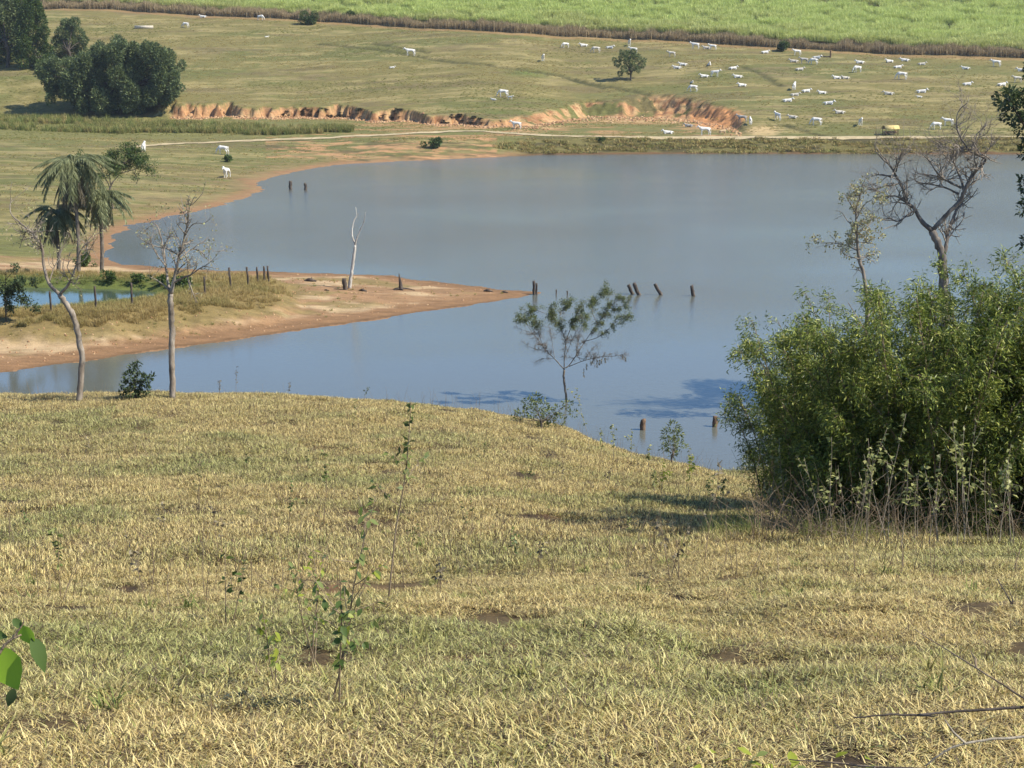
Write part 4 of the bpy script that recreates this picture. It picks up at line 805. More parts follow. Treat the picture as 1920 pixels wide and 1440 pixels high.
b = hit(254, 748); cl_ = [(b_[0], b_[1], b_[2]) for b_ in [(250, 690, 9), (240, 705, 10), (262, 708, 10), (275, 712, 8), (236, 722, 9), (256, 724, 12), (272, 730, 9), (245, 736, 10), (230, 735, 6), (265, 740, 7), (283, 706, 5), (258, 682, 4)]]
clump_tree('dark_shrub', b, 'dark leafy shrub between the two gaunt trees on the crest', M['leaf_dark'], mass(b, cl_, b.y, [0, -.1, .1]), 5200, (0.10, 0.045), M['bark_dark'], 'shrub', trunk_r=0.03, seed=33)
b = hit(1015, 806); cl_ = [(990, 755, 13), (1005, 748, 12), (1015, 762, 16), (998, 772, 16), (1030, 778, 16), (975, 778, 12), (1045, 768, 10), (1065, 758, 10), (1050, 788, 12), (1075, 775, 8), (1020, 792, 14), (965, 785, 8)]
clump_tree('waterside_shrub', b, 'tangled olive shrub around the foot of the sparse tree', M['leaf_sparse'], mass(b, cl_, b.y + 0.6, [0, -.2, .3]), 2600, (0.09, 0.035), M['bark_dark'], 'shrub', trunk_r=0.03, seed=34)
b = hit(1262, 872); cl_ = [(1262, 800, 10), (1250, 815, 12), (1272, 815, 11), (1258, 832, 13), (1275, 836, 9), (1245, 840, 8), (1262, 850, 9)]
clump_tree('waterside_shrub', b, 'small feathery green shrub at the near water edge', M['leaf_sparse'], mass(b, cl_, b.y + 0.3, [0, -.15, .2]), 3600, (0.10, 0.03), M['bark_mid'], 'shrub', trunk_r=0.025, seed=35)
b = hit(1412, 892); cl_ = [(1408, 850, 10), (1398, 862, 9), (1420, 862, 9), (1410, 875, 10), (1425, 880, 8), (1390, 880, 8)]
clump_tree('waterside_shrub', b, 'low pale leafed shrub at the foot of the bamboo', M['leaf_wpale'], mass(b, cl_, b.y, [0, -.15, .2]), 2600, (0.08, 0.04), M['bark_mid'], 'shrub', trunk_r=0.02, seed=36)
# overhanging tree at the right
YR = 88.0; b = Vector((at_y(2075, 600, YR).x, YR, 0)); b.z = ground(b.x, b.y)
clump_tree('overhanging_tree', b, 'dark leafy tree reaching in over the water beside the bamboo', M['leaf_dark'], mass(b, [(1905, 200, 34), (1890, 185, 22), (1920, 235, 24), (1930, 280, 20), (1950, 200, 50), (1925, 345, 18), (1935, 385, 22), (1918, 395, 10), (1930, 455, 18), (1990, 250, 60), (2060, 180, 70), (2130, 260, 70), (1990, 380, 50), (2080, 330, 70), (1985, 120, 60), (2080, 60, 70), (2180, 160, 70), (2000, 480, 50), (2090, 470, 60)], YR, [0, -1.2, 1.4]), 330, (0.30, 0.15), M['bark_dark'], trunk_r=0.45, seed=37)

# --- palms
def palm(px_base, px_top, Y, label, nf, L, seed, dead):
    r = np.random.default_rng(seed); b = hit(*px_base) if Y is None else at_y(*px_base, Y); Y = b.y; b.z = ground(b.x, b.y); top = at_y(*px_top, Y)
    o = empty('palm_tree', b, 0, label, 'palm', 'palms behind the fish pond'); T = np.array(top - b)
    mb = MB(); pts = smooth_line([(0, 0, -0.3), T * 0.35 + np.array((0.12, 0, 0)), T * 0.75, T], 6); mb.tube(pts, np.linspace(0.19, 0.13, len(pts)) * (1 + 0.04 * np.sin(np.arange(len(pts)) * 2.2)), 9); mb.build('trunk', M['bark_mid'], o)
    shapes = []
    for v in range(3):
        for kind in (0, 1):
            m2 = MB(); n = 16; s_ = np.linspace(0, 1, n)
            if kind == 0: pts = np.stack([L * (0.78 * s_), np.zeros(n) + 0.05 * L * np.sin(s_ * 3) * (v - 1), L * (0.50 * s_ - 1.05 * s_ ** 2.0)], 1)
            else: pts = np.stack([L * 0.30 * np.sin(s_ * 1.5), np.zeros(n), -L * 0.75 * s_ ** 1.2], 1)
            m2.tube(pts, np.linspace(0.035, 0.008, n), 4, cap=False); nl = 230; f = r.uniform(0.08, 1, nl); k = np.minimum((f * (n - 1)).astype(int), n - 2); w_ = (f * (n - 1) - k)[:, None]; P = pts[k] * (1 - w_) + pts[k + 1] * w_; Tn = pts[k + 1] - pts[k]; Tn /= np.linalg.norm(Tn, axis=1, keepdims=True)
            D = Tn * 0.6 + np.stack([np.zeros(nl), r.choice([-1, 1], nl) * r.uniform(0.3, 0.9, nl), -r.uniform(0.5, 1.4, nl) if kind == 0 else -r.uniform(1.2, 2, nl)], 1)
            m2.leaves(P, D, L * 0.30 * r.uniform(0.6, 1.1, nl) * (1.1 - 0.45 * f), 0.05, r=r); me = m2.mesh('frond'); me.materials.append(M['leaf_palm'] if kind == 0 else M['leaf_palm_dead']); shapes.append(me)
    for k in range(nf + dead):
        dd = k >= nf; me = shapes[2 * r.integers(0, 3) + (1 if dd else 0)]; f = bpy.data.objects.new('frond' if not dd else 'dead_frond', me); COL.objects.link(f); f.parent = o; f.location = T + np.array((0, 0, -0.1 if dd else 0.05))
        f.rotation_euler = Euler((0, 0, k * 2.4 + r.normal(0, .2))); f.rotation_euler.y = r.uniform(-0.75, 0.55) if not dd else r.uniform(-0.2, 0.15); f.scale = [r.uniform(0.8, 1.1)] * 3
    return o
P1 = hit(147, 512)
palm((147, 512), (138, 312), None, 'tallest palm with a shaggy skirt of dead fronds behind the pond', 40, 4.0, 41, 30)
palm((108, 512), (106, 400), P1.y + 1.5, 'short palm to the landward side of the tallest palm', 34, 3.1, 42, 12)
palm((189, 512), (188, 372), P1.y + 2.5, 'palm with a clean thin trunk nearest the lake inlet', 34, 3.1, 43, 12)
for (u, v, w_, lab) in [(160, 490, 14, 'leafy bush at the foot of the tallest palm'), (205, 518, 11, 'green bush on the far rim of the fish pond'), (260, 520, 11, 'low green bush on the pond rim near the spit'), (340, 528, 15, 'low bush on the rim behind the straight gaunt tree'), (300, 524, 9, 'low dark scrub at the end of the pond')]:
    b = hit(u, v + 10); cl_ = [(u + r_.normal(0, w_ * 0.7), v + r_.normal(0, w_ * 0.3), w_ * r_.uniform(0.35, 0.6)) for k in range(8)]
    clump_tree('bush', b, lab, M['leaf_mid'], mass(b, cl_, b.y, [0, -.5, .5]), 900, (0.24, 0.11), M['bark_dark'], 'bush', trunk_r=0.05, seed=int(u) + 1)

# --- bamboo thicket on the right
def bamboo(u, d, top_row, nculm, spread, seed, label, leaf=2600):
    r = np.random.default_rng(seed); x0 = float(ray(u, 900)[0]) * d; b = Vector((x0, d, ground(x0, d))); ztop = at_y(u, top_row, d).z - b.z
    o = empty('bamboo_clump', b, 0, label, 'bamboo', 'bamboo clumps beside the lake'); mb = MB(); lv = MB(); tot = 0
    for k in range(nculm):
        ph = r.uniform(0, 6.28); rr = r.uniform(0, 0.35); hh = ztop * r.uniform(0.45, 1.0) * (1.0 if k > 2 else 1.09); out = np.array((math.cos(ph), math.sin(ph), 0)); sp = spread * r.uniform(0.3, 1.15)
        s_ = np.linspace(0, 1, 12)[:, None]; droop = r.uniform(0, 0.22)
        pts = out * (rr + sp * s_ ** 1.5) + np.array((0, 0, 1)) * (hh * (s_ * (1 + droop) - droop * s_ ** 3) - 0.1); mb.tube(pts, np.linspace(0.018, 0.004, 12), 5, cap=False)
        nn_ = 34
        for q in range(nn_):                            # leafy side sprays, thickest in the upper part
            f = r.uniform(0.08, 1.0) ** 0.8; i = min(10, int(f * 11)); p = pts[i] + (pts[i + 1] - pts[i]) * (f * 11 - i); dr = r.normal(0, 1, 3) * np.array((1, 1, 0.45)) + out * 0.6 + np.array((0, 0, 0.5)); l = r.uniform(0.14, 0.42) * (1.15 - 0.5 * f)
            W = wig(p, dr, l, 5, 0.3, -0.5, r); mb.tube(W, np.linspace(0.004, 0.0015, 6), 3, cap=False)
            m = 40; jx = r.integers(1, 6, m); P = W[jx] + r.normal(0, 0.055, (m, 3)); D = (W[5] - W[0]) / l * 0.7 + r.normal(0, 0.65, (m, 3)) + np.array((0, 0, -0.35)); s2 = r.uniform(0.65, 1.25, m); lv.leaves(P, D, 0.078 * s2, 0.0155 * s2, r=r)
    mb.build('culms', M['stem_dry'], o)['kind'] = 'stuff'; lv.build('foliage', M['leaf_bamboo'], o)['kind'] = 'stuff'; return o
BB = [(1462, 27.0, 640, 16, 0.75, 'slim outer bamboo clump nearest the open water'), (1520, 25.5, 560, 26, 1.0, 'bamboo clump with tall loose plumes by the slender tree'), (1600, 24.0, 590, 30, 1.1, 'dense low bamboo clump behind the pale weeds'), (1680, 23.5, 535, 34, 1.15, 'dense yellow green bamboo clump under the large leafless tree'), (1770, 23.0, 530, 34, 1.15, 'broad bamboo clump behind the tallest weeds'), (1850, 24.0, 490, 34, 1.1, 'tall bamboo clump rising under the overhanging tree'), (1940, 23.5, 480, 34, 1.1, 'bamboo clump leaning in beside the overhanging tree'), (2040, 23.0, 470, 30, 1.1, 'tall bamboo clump at the far side of the thicket'), (1560, 28.0, 545, 22, 0.9, 'bamboo clump tucked behind the outer plumes'), (1710, 28.0, 520, 24, 1.0, 'bamboo clump on the lake side of the thicket'), (1860, 29.0, 500, 24, 1.0, 'shaded bamboo clump on the lake side below the big tree')]
for i, q in enumerate(BB): bamboo(q[0], q[1] - (4.2 if q[1] < 26 else 3.0), q[2], q[3], q[4], 60 + i, q[5], 4200)
# ------------------------------------------------------------------ posts and stumps
def post(name, px, row, h, rad, mat, label, cat='post', group=None, tilt=(0, 0), water=False, seed=0, sq=False):
    r = np.random.default_rng(seed + int(px)); b = Vector((*on_plane(px, row, 0.0), 0.0)) if water else hit(px, row)
    d = 0.7 if water else 0.3; top = np.array((tilt[0] * h, tilt[1] * h, h)); bot = np.array((-tilt[0] * d, -tilt[1] * d, -d)); s_ = np.linspace(0, 1, 8)[:, None]
    P = bot + (top - bot) * s_ + r.normal(0, rad * 0.10, (8, 3)); R = rad * (1 + r.normal(0, 0.07, 8)); mb = MB(); mb.tube(P, R, 7)
    k = np.array((r.normal(0, .4), r.normal(0, .4), 1.0)); mb.V[-1][-1] += k * rad * 0.35          # splintered head
    mb.V[-1][7 * 7:7 * 8, 2] += r.normal(0, rad * 0.35, 7)
    o = mb.build(name, mat, None); o.location = b; return tag(o, label, cat, group)
for (u, v, h, w_, tl, lab) in [(1205, 806, 0.62, 0.16, (0.04, 0), 'thick cut-off post in the water nearer the sparse tree'), (1341, 800, 0.60, 0.15, (0.0, 0), 'thick cut-off post in the water nearer the bamboo')]: post('water_post', u, v, h, w_, M['wood_brown'], lab, group='cut-off posts near the bamboo', tilt=tl, water=True)
for (u, v, h, w_, tl, lab) in [(1186, 551, 0.75, 0.15, (-0.5, 0), 'leaning old post in the lake, second of the leaning row from the spit'), (1198, 553, 1.05, 0.17, (-0.45, 0), 'thick leaning post in the lake beside the half hidden one'), (1239, 553, 1.0, 0.16, (-0.55, 0), 'most steeply leaning post in the row out on the lake'), (1300, 555, 0.9, 0.16, (-0.18, 0), 'outermost nearly upright post in the row on the lake'), (1043, 552, 0.4, 0.06, (0, 0), 'short thin stake in the water just off the spit'), (1064, 553, 0.35, 0.06, (0, 0), 'tiny stake in the water beyond the short thin stake')]: post('water_post', u, v, h, w_, M['wood_dark'], lab, group='old fence line running into the lake', tilt=tl, water=True)
post('water_post', 1001, 552, 1.15, 0.13, M['wood_dark'], 'left one of twin posts at the tip of the spit', group='twin posts at the spit tip', water=True); post('water_post', 1006, 553, 1.05, 0.10, M['wood_dark'], 'slimmer one of twin posts at the tip of the spit', group='twin posts at the spit tip', water=True)
for (u, v, lab) in [(545, 355, 'taller post in the far water off the left shore'), (573, 356, 'shorter post in the far water off the left shore')]: post('water_post', u, v, 1.25 if u < 560 else 0.95, 0.24, M['wood_dark'], lab, group='posts off the far left shore', water=True)
fence = [(97, 588, 1.7), (180, 580, 1.8), (248, 572, 1.75), (433, 541, 1.75), (466, 537, 1.65), (484, 529, 1.3), (496, 528, 1.35), (504, 529, 1.4), (384, 551, 1.4), (12, 592, 1.6)]
flab = ['fence post in front of the pond beside the bowed gaunt tree', 'fence post in front of the middle of the pond', 'fence post at the narrow end of the pond', 'tallest fence post on the grassy bank above the spit', 'fence post on the bank, slightly leaning, beside the tallest post', 'first of three close fence posts at the end of the bank', 'middle of three close fence posts at the end of the bank', 'last of three close fence posts at the end of the bank', 'slim fence post behind the straight gaunt tree', 'fence post beside the young leafy tree']
for i, ((u, v, h), lab) in enumerate(zip(fence, flab)): post('fence_post', u, v, h, 0.085, M['wood_dark'], lab, 'fence post', 'fence posts along the pond bank', tilt=(random.uniform(-.06, .06), random.uniform(-.05, .05)), seed=i)
post('tree_stump', 647, 543, 0.95, 0.2, M['wood_dark'], 'dark stump beside the bleached forked dead tree', 'stump', tilt=(-0.05, 0)); 
def snaggy(u, v, lab, hs, seed):
    r = np.random.default_rng(seed); b = hit(u, v); o = empty('tree_stump', b, 0, lab, 'stump'); mb = MB(); mb.tube(smooth_line([(0, 0, -0.2), (0.02, 0, hs * 0.3), (-0.05, 0.02, hs * 0.65), (-0.12, 0, hs)], 3), np.linspace(0.24, 0.03, 10), 8); mb.build('trunk', M['wood_dark'], o)
    for k in range(5):
        m2 = MB(); a_ = k * 1.3 + r.normal(0, .3); L = r.uniform(0.5, 1.3); m2.tube(smooth_line([(0, 0, 0.15), (math.cos(a_) * L * .5, math.sin(a_) * L * .5, 0.12), (math.cos(a_) * L, math.sin(a_) * L, -0.03)], 3), np.linspace(0.11, 0.035, 7), 6); m2.build('root', M['wood_dark'], o)
    return o
snaggy(751, 544, 'spiky dark stump with spread roots on the spit', 1.5, 1)
for (u, v, s_, lab) in [(582, 528, 0.55, 'low dark driftwood lump on the spit near the bank'), (680, 546, 0.35, 'small dark log end beside the bleached dead tree'), (915, 547, 0.4, 'dark lump of driftwood near the tip of the spit'), (946, 549, 0.3, 'small dark driftwood piece near the tip of the spit'), (612, 545, 0.22, 'small dark stick of driftwood on the bare sand')]:
    r = np.random.default_rng(int(u)); b = hit(u, v); mb = MB(); a_ = r.uniform(-.4, .4); mb.tube(smooth_line([(-s_, 0, 0.02), (-s_ * .3, .05, s_ * 0.28), (s_ * .4, 0, s_ * 0.22), (s_, .1, 0.03)], 4), [s_ * q for q in np.interp(np.linspace(0, 1, 13), [0, .4, 1], [.2, .34, .16])], 7)
    mb.tube(smooth_line([(0, 0, s_ * .3), (s_ * .2, 0, s_ * .55), (s_ * .25, .05, s_ * .8)], 3), np.linspace(s_ * .12, s_ * .04, 7), 5)
    o = mb.build('driftwood', M['wood_dark'], None); o.location = b; o.rotation_euler.z = a_; tag(o, lab, 'driftwood')

# ------------------------------------------------------------------ cattle
def cow_mesh(name, pose):
    lo = -0.80 if pose == 'lie' else 0.0
    V = {}; E = []
    def v(k, x, y, z, rx, rz=None): V[k] = (x, y, z, rx, rz or rx)
    v('pelvis', -0.72, 0, 1.20 + lo, .25, .27); v('loin', -0.25, 0, 1.18 + lo, .27, .30); v('chest', 0.25, 0, 1.12 + lo, .27, .34); v('shoulder', 0.56, 0, 1.20 + lo, .22, .28); v('hump', 0.52, 0, 1.52 + lo, .10, .12)
    E += [('pelvis', 'loin'), ('loin', 'chest'), ('chest', 'shoulder'), ('shoulder', 'hump')]
    if pose == 'graze': v('neck', .88, 0, .98, .13, .16); v('poll', 1.10, 0, .62, .10, .12); v('face', 1.20, 0, .36, .075, .085); v('muzzle', 1.26, 0, .16, .06, .065)
    else: v('neck', .86, 0, 1.36 + lo, .13, .17); v('poll', 1.10, 0, 1.56 + lo, .10, .12); v('face', 1.30, 0, 1.44 + lo, .075, .09); v('muzzle', 1.47, 0, 1.30 + lo, .06, .065)
    E += [('shoulder', 'neck'), ('neck', 'poll'), ('poll', 'face'), ('face', 'muzzle')]
    P = V['poll']
    for s_ in (-1, 1):
        n = 'l' if s_ > 0 else 'r'
        v('ear' + n, P[0] - .03, s_ * .26, P[2] - (.05 if pose != 'graze' else -.02), .035, .05); E.append(('poll', 'ear' + n)); v('horn' + n, P[0] - .04, s_ * .10, P[2] + .22, .018); E.append(('poll', 'horn' + n))
        if pose == 'lie':
            v('fk' + n, .80, s_ * .22, .13, .085); v('ff' + n, .52, s_ * .27, .06, .05); E += [('shoulder', 'fk' + n), ('fk' + n, 'ff' + n)]
            v('hk' + n, -.28, s_ * .36, .24, .13); v('hh' + n, -.70, s_ * .36, .08, .06); v('hf' + n, -.35, s_ * .42, .05, .05); E += [('pelvis', 'hk' + n), ('hk' + n, 'hh' + n), ('hh' + n, 'hf' + n)]
        else:
            st = .10 * s_ if pose == 'stand' else -.08 * s_
            v('fe' + n, .50, s_ * .17, .86, .10, .12); v('fk' + n, .50 + st, s_ * .17, .50, .062); v('fa' + n, .48 + st, s_ * .17, .14, .045); v('ff' + n, .52 + st, s_ * .17, .03, .055); E += [('shoulder', 'fe' + n), ('fe' + n, 'fk' + n), ('fk' + n, 'fa' + n), ('fa' + n, 'ff' + n)]
            v('hk' + n, -.60 - st, s_ * .18, .86, .13, .16); v('hh' + n, -.88 - st, s_ * .18, .52, .065); v('ha' + n, -.82 - st, s_ * .18, .14, .045); v('hf' + n, -.78 - st, s_ * .18, .03, .055); E += [('pelvis', 'hk' + n), ('hk' + n, 'hh' + n), ('hh' + n, 'ha' + n), ('ha' + n, 'hf' + n)]
    v('t1', -1.0, 0, 1.26 + lo, .05); v('t2', -1.07, 0.03, max(.75 + lo, .25), .025); v('t3', -1.06, .05, max(.45 + lo, .08), .04); E += [('pelvis', 't1'), ('t1', 't2'), ('t2', 't3')]
    v('dewlap', .62, 0, .92 + lo, .06, .12); E.append(('shoulder', 'dewlap'))
    ks = list(V); me = bpy.data.meshes.new(name); me.from_pydata([V[k][:3] for k in ks], [(ks.index(a_), ks.index(b_)) for a_, b_ in E], []); me.update()
    o = bpy.data.objects.new(name, me); COL.objects.link(o); o.modifiers.new('skin', 'SKIN'); sk = o.modifiers.new('sub', 'SUBSURF'); sk.levels = 1; sk.render_levels = 1
    for i, k in enumerate(ks): d = me.skin_vertices[0].data[i]; d.radius = (V[k][3], V[k][4]); d.use_root = (k == 'pelvis')
    dg = bpy.context.evaluated_depsgraph_get(); m2 = bpy.data.meshes.new_from_object(o.evaluated_get(dg)); m2.name = name
    bpy.data.objects.remove(o); m2.polygons.foreach_set('use_smooth', np.ones(len(m2.polygons), dtype=bool)); return m2
def mat_hide(name, a_, b_):
    m, t, p, o = new_mat(name); tc = node(t, 'ShaderNodeTexCoord'); n = nnoise(t, 2.2, 4, tc.outputs['Object']); r = nramp(t, n.outputs[0], [(0.35, a_), (0.65, b_)]); t.links.new(r.outputs[0], p.inputs['Base Color']); p.inputs['Roughness'].default_value = 0.8; return m
HIDE = {'c': mat_hide('cream_hide', (0.46, 0.41, 0.34), (0.68, 0.63, 0.55)), 'w': mat_hide('white_hide', (0.62, 0.58, 0.52), (0.82, 0.79, 0.74)), 'g': mat_hide('grey_hide', (0.22, 0.20, 0.18), (0.50, 0.47, 0.43)), 'b': mat_hide('tan_hide', (0.35, 0.24, 0.13), (0.55, 0.41, 0.25))}
CM = {'S': cow_mesh('cow', 'stand'), 'G': cow_mesh('cow', 'graze'), 'L': cow_mesh('cow', 'lie')}
for m_ in CM.values(): m_.materials.append(HIDE['w'])
FACE = {'l': math.pi, 'r': 0.0, 'f': -math.pi / 2, 'b': math.pi / 2}
ZN_ = {'c': 'on the upper pasture close under the cane edge', 'm': 'in the scattered herd on the middle pasture', 'd': 'on the lower pasture above the dam track'}
PW = {'S': 'standing', 'G': 'grazing head down', 'L': 'lying down'}
# (x, y of the feet in the photo, pose, facing, zone or own label, size, hide)
COWS = [(1303, 92, 'S', 'l', 'c'), (1326, 92, 'L', 'l', 'c'), (1336, 94, 'S', 'l', 'c'), (1434, 100, 'L', 'r', 'c'), (1494, 104, 'S', 'l', 'c'), (1489, 117, 'L', 'l', 'c'), (1507, 120, 'S', 'l', 'grey cow standing among white cows under the cane edge', 1, 'g'), (1525, 121, 'G', 'l', 'white cow grazing between the grey cow and the old post', 1, 'w'), (1531, 110, 'L', 'r', 'white cow lying beside the old post near the cane', 1, 'w'), (1499, 132, 'L', 'r', 'm'), (1281, 123, 'L', 'l', 'm'), (1330, 123, 'L', 'f', 'm'), (1374, 130, 'L', 'r', 'm'), (1321, 145, 'L', 'l', 'white cow lying right behind a standing cow near the lone tree', 1, 'w'), (1341, 144, 'S', 'r', 'white cow standing over a lying cow near the lone tree', 1, 'w'), (1384, 146, 'L', 'l', 'm'), (1392, 162, 'L', 'l', 'white cow lying beside the short curved furrow', 1, 'w'), (1297, 156, 'L', 'f', 'white calf lying beyond the grazing cow below the lone tree', .65, 'w'), (1299, 172, 'G', 'l', 'white cow grazing on the slope just above the orange soil patch', 1, 'w'),
 (1489, 169, 'S', 'b', 'm'), (1511, 173, 'L', 'r', 'm'), (1490, 180, 'L', 'r', 'm'), (1542, 176, 'L', 'l', 'm'), (1476, 191, 'L', 'r', 'd'), (1553, 196, 'L', 'r', 'd'), (1575, 213, 'L', 'l', 'd'), (1613, 119, 'L', 'l', 'c'), (1607, 136, 'G', 'l', 'm'), (1570, 148, 'L', 'l', 'm'), (1586, 148, 'L', 'l', 'm'), (1668, 117, 'L', 'l', 'c'), (1697, 115, 'L', 'l', 'c'), (1683, 128, 'L', 'r', 'm'), (1728, 122, 'L', 'r', 'c'), (1690, 149, 'G', 'l', 'large white cow grazing alone in the middle of the lying herd', 1.15, 'w'), (1811, 130, 'L', 'l', 'm'), (1867, 125, 'S', 'l', 'c'), (1907, 155, 'S', 'l', 'm'), (1916, 134, 'L', 'l', 'm'), (1813, 160, 'L', 'r', 'm'), (1878, 161, 'L', 'r', 'm'), (1667, 178, 'L', 'l', 'm'), (1727, 174, 'L', 'r', 'white cow lying with a calf tucked against it', 1.1, 'w'), (1724, 183, 'L', 'l', 'white calf tucked against a lying cow', .6, 'w'),
 (1458, 226, 'S', 'b', 'd'), (1487, 222, 'L', 'l', 'd'), (1530, 235, 'G', 'l', 'white cow grazing above the short straight furrow by the dam', 1.05, 'w'), (1613, 236, 'S', 'f', 'd'), (1755, 243, 'G', 'l', 'white cow grazing behind the bare tree twigs above the dam', 1, 'w'), (1777, 236, 'S', 'l', 'white cow standing behind the bare tree twigs above the dam', 1, 'w'), (1391, 230, 'S', 'l', 'grey cow standing at the edge of the orange soil patch', 1, 'g'), (1407, 234, 'S', 'b', 'white cow standing beside the grey cow at the orange soil', .9, 'w'), (1292, 238, 'L', 'l', 'grey cow lying on the orange soil patch', .9, 'g'), (1321, 254, 'S', 'l', 'white cow standing below the orange soil beside a tan calf', 1.1, 'w'), (1355, 254, 'S', 'r', 'tan calf standing below the orange soil beside a white cow', .75, 'b'), (1253, 251, 'L', 'l', 'white cow lying at the track edge below the gully', 1, 'w'),
 (769, 105, 'S', 'l', 'white cow standing by the long dark furrow across the pasture', 1.2, 'w'), (735, 128, 'L', 'r', 'white calf lying below the long dark furrow', .65, 'w'), (1018, 115, 'S', 'f', 'white cow standing front on above the greener grass patch', 1, 'w'), (1060, 90, 'G', 'l', 'c'), (1095, 87, 'L', 'l', 'c'), (1117, 99, 'G', 'l', 'c'), (1143, 91, 'L', 'r', 'c'), (1180, 86, 'S', 'f', 'white cow standing uphill of the lone tree', 1, 'w'), (1187, 100, 'S', 'l', 'white cow half hidden just behind the lone tree', 1, 'w'), (1259, 107, 'S', 'l', 'c'), (1270, 129, 'L', 'l', 'white cow lying a little way from the lone tree', 1, 'w'), (943, 182, 'G', 'l', 'white cow grazing above the eroded bank beside two calves', 1.1, 'w'), (926, 188, 'L', 'l', 'small white calf lying above the eroded bank', .6, 'w'), (957, 187, 'S', 'r', 'small white calf standing above the eroded bank', .55, 'w'), (968, 242, 'S', 'l', 'white cow standing on the flat below the eroded bank', 1, 'w'),
 (348, 52, 'G', 'l', 'white cow grazing beside the long concrete trough', 1, 'w'), (381, 33, 'L', 'l', 'white cow lying at the cane edge above the trough', 1, 'w'), (489, 38, 'G', 'r', 'white cow grazing alone close to the cane edge', 1, 'w'), (500, 70, 'L', 'r', 'small white calf lying alone on the upper pasture', .5, 'w'), (270, 284, 'S', 'b', 'white cow standing at the end of the sandy track', 1, 'w'), (418, 290, 'G', 'l', 'white cow grazing on the left shore below the track', 1.05, 'w'), (425, 333, 'S', 'f', 'white cow standing on the shore near the inlet', 1, 'w')]
for i, q in enumerate(COWS):
    u, v_, pose, fc, z_ = q[:5]; size = q[5] if len(q) > 5 else random.uniform(0.92, 1.08); hide = q[6] if len(q) > 6 else ('c' if i % 4 == 1 else 'w')
    o = bpy.data.objects.new('cow' if size > 0.8 else 'calf', CM[pose]); COL.objects.link(o); o.location = hit(u, v_); o.location.z -= 0.03 * size
    o.rotation_euler.z = FACE[fc] + random.uniform(-0.4, 0.4); size *= 1.12; o.scale = (size, size, size)
    o.material_slots[0].link = 'OBJECT'; o.material_slots[0].material = HIDE[hide]
    own = z_ not in ZN_; tag(o, z_ if own else 'white cow %s %s' % (PW[pose], ZN_[z_]), 'calf' if size < 0.85 else 'cow', 'cattle on the pasture' if own else 'white cows %s %s' % (PW[pose], ZN_[z_]))

# ------------------------------------------------------------------ feeder, trough, old post on the pasture
def flatmat(name, a_, b_, sc=3, rough=0.8):
    m, t, p, o = new_mat(name); tc = node(t, 'ShaderNodeTexCoord'); n = nnoise(t, sc, 6, tc.outputs['Object']); r = nramp(t, n.outputs[0], [(0.35, a_), (0.65, b_)]); t.links.new(r.outputs[0], p.inputs['Base Color']); p.inputs['Roughness'].default_value = rough; return m
M['yellow'] = flatmat('faded_yellow_sheet', (0.50, 0.36, 0.12), (0.66, 0.52, 0.22)); M['concrete'] = flatmat('pale_concrete', (0.42, 0.36, 0.28), (0.62, 0.55, 0.45)); M['feedwood'] = flatmat('feeder_wood', (0.10, 0.055, 0.025), (0.20, 0.12, 0.06))
b = hit(1669, 253); o = empty('cattle_feeder', b, 0.2, 'small cattle feeder with a faded yellow arched roof beside the dam track', 'feeder')
n = 10; an = np.linspace(0, np.pi, n); pr = np.stack([np.zeros(n), np.cos(an) * 1.0, 1.25 + np.sin(an) * 0.75], 1); pi_ = pr * np.array((1, .95, 1)) - np.array((0, 0, .05)); V = np.vstack([pr + (-1.6, 0, 0), pr + (1.6, 0, 0), pi_ + (-1.6, 0, 0), pi_ + (1.6, 0, 0)]); k = np.arange(n - 1)
mb = MB(); mb.add(V, np.vstack([np.stack([k, k + 1, n + k + 1, n + k], 1), np.stack([2 * n + k, 3 * n + k, 3 * n + k + 1, 2 * n + k + 1], 1), np.stack([k, 2 * n + k, 2 * n + k + 1, k + 1], 1), np.stack([n + k, n + k + 1, 3 * n + k + 1, 3 * n + k], 1)])); mb.build('roof', M['yellow'], o)
for x_ in (-1.35, 1.35):
    mb = MB(); mb.add(np.vstack([pi_ + (x_ - .02, 0, -.01), [(x_ - .02, 0, 1.24)], pi_ + (x_ + .02, 0, -.01), [(x_ + .02, 0, 1.24)]]), None, np.vstack([np.stack([k, k + 1, np.full(n - 1, n)], 1), np.stack([n + 1 + k, np.full(n - 1, 2 * n + 1), n + 2 + k], 1)])); mb.build('gable', M['feedwood'], o, smooth=False)
    for y_ in (-.8, .8): mb = MB(); mb.tube([(x_, y_, -.3), (x_, y_, .6), (x_, y_, 1.3)], [.09, .085, .08], 8); mb.build('leg', M['feedwood'], o)
mb = MB(); mb.box((0, 0, .42), (2.5, 0.9, .08)); mb.box((0, -.47, .58), (2.5, .06, .42)); mb.box((0, .47, .58), (2.5, .06, .42)); mb.box((-1.28, 0, .58), (.06, 1.0, .42)); mb.box((1.28, 0, .58), (.06, 1.0, .42)); mb.build('trough', M['feedwood'], o, smooth=False)
b = hit(270, 53); o = empty('water_trough', b, 0.05, 'long low pale concrete trough on the upper pasture', 'trough'); mb = MB()
mb.box((0, -.55, .35), (5.4, .14, .9)); mb.box((0, .55, .35), (5.4, .14, .9)); mb.box((-2.63, 0, .348), (.14, .96, .9)); mb.box((2.63, 0, .348), (.14, .96, .9)); mb.box((0, 0, .06), (5.12, .96, .3)); mb.build('basin', M['concrete'], o, smooth=False)
m, t_, p_, o_ = new_mat('trough_water'); p_.inputs['Base Color'].default_value = (.05, .07, .06, 1); p_.inputs['Roughness'].default_value = .05; M['tw'] = m; mb = MB(); mb.add([(-2.5, -.47, .62), (2.5, -.47, .62), (2.5, .47, .62), (-2.5, .47, .62)], [(0, 1, 2, 3)]); mb.build('water', m, o)
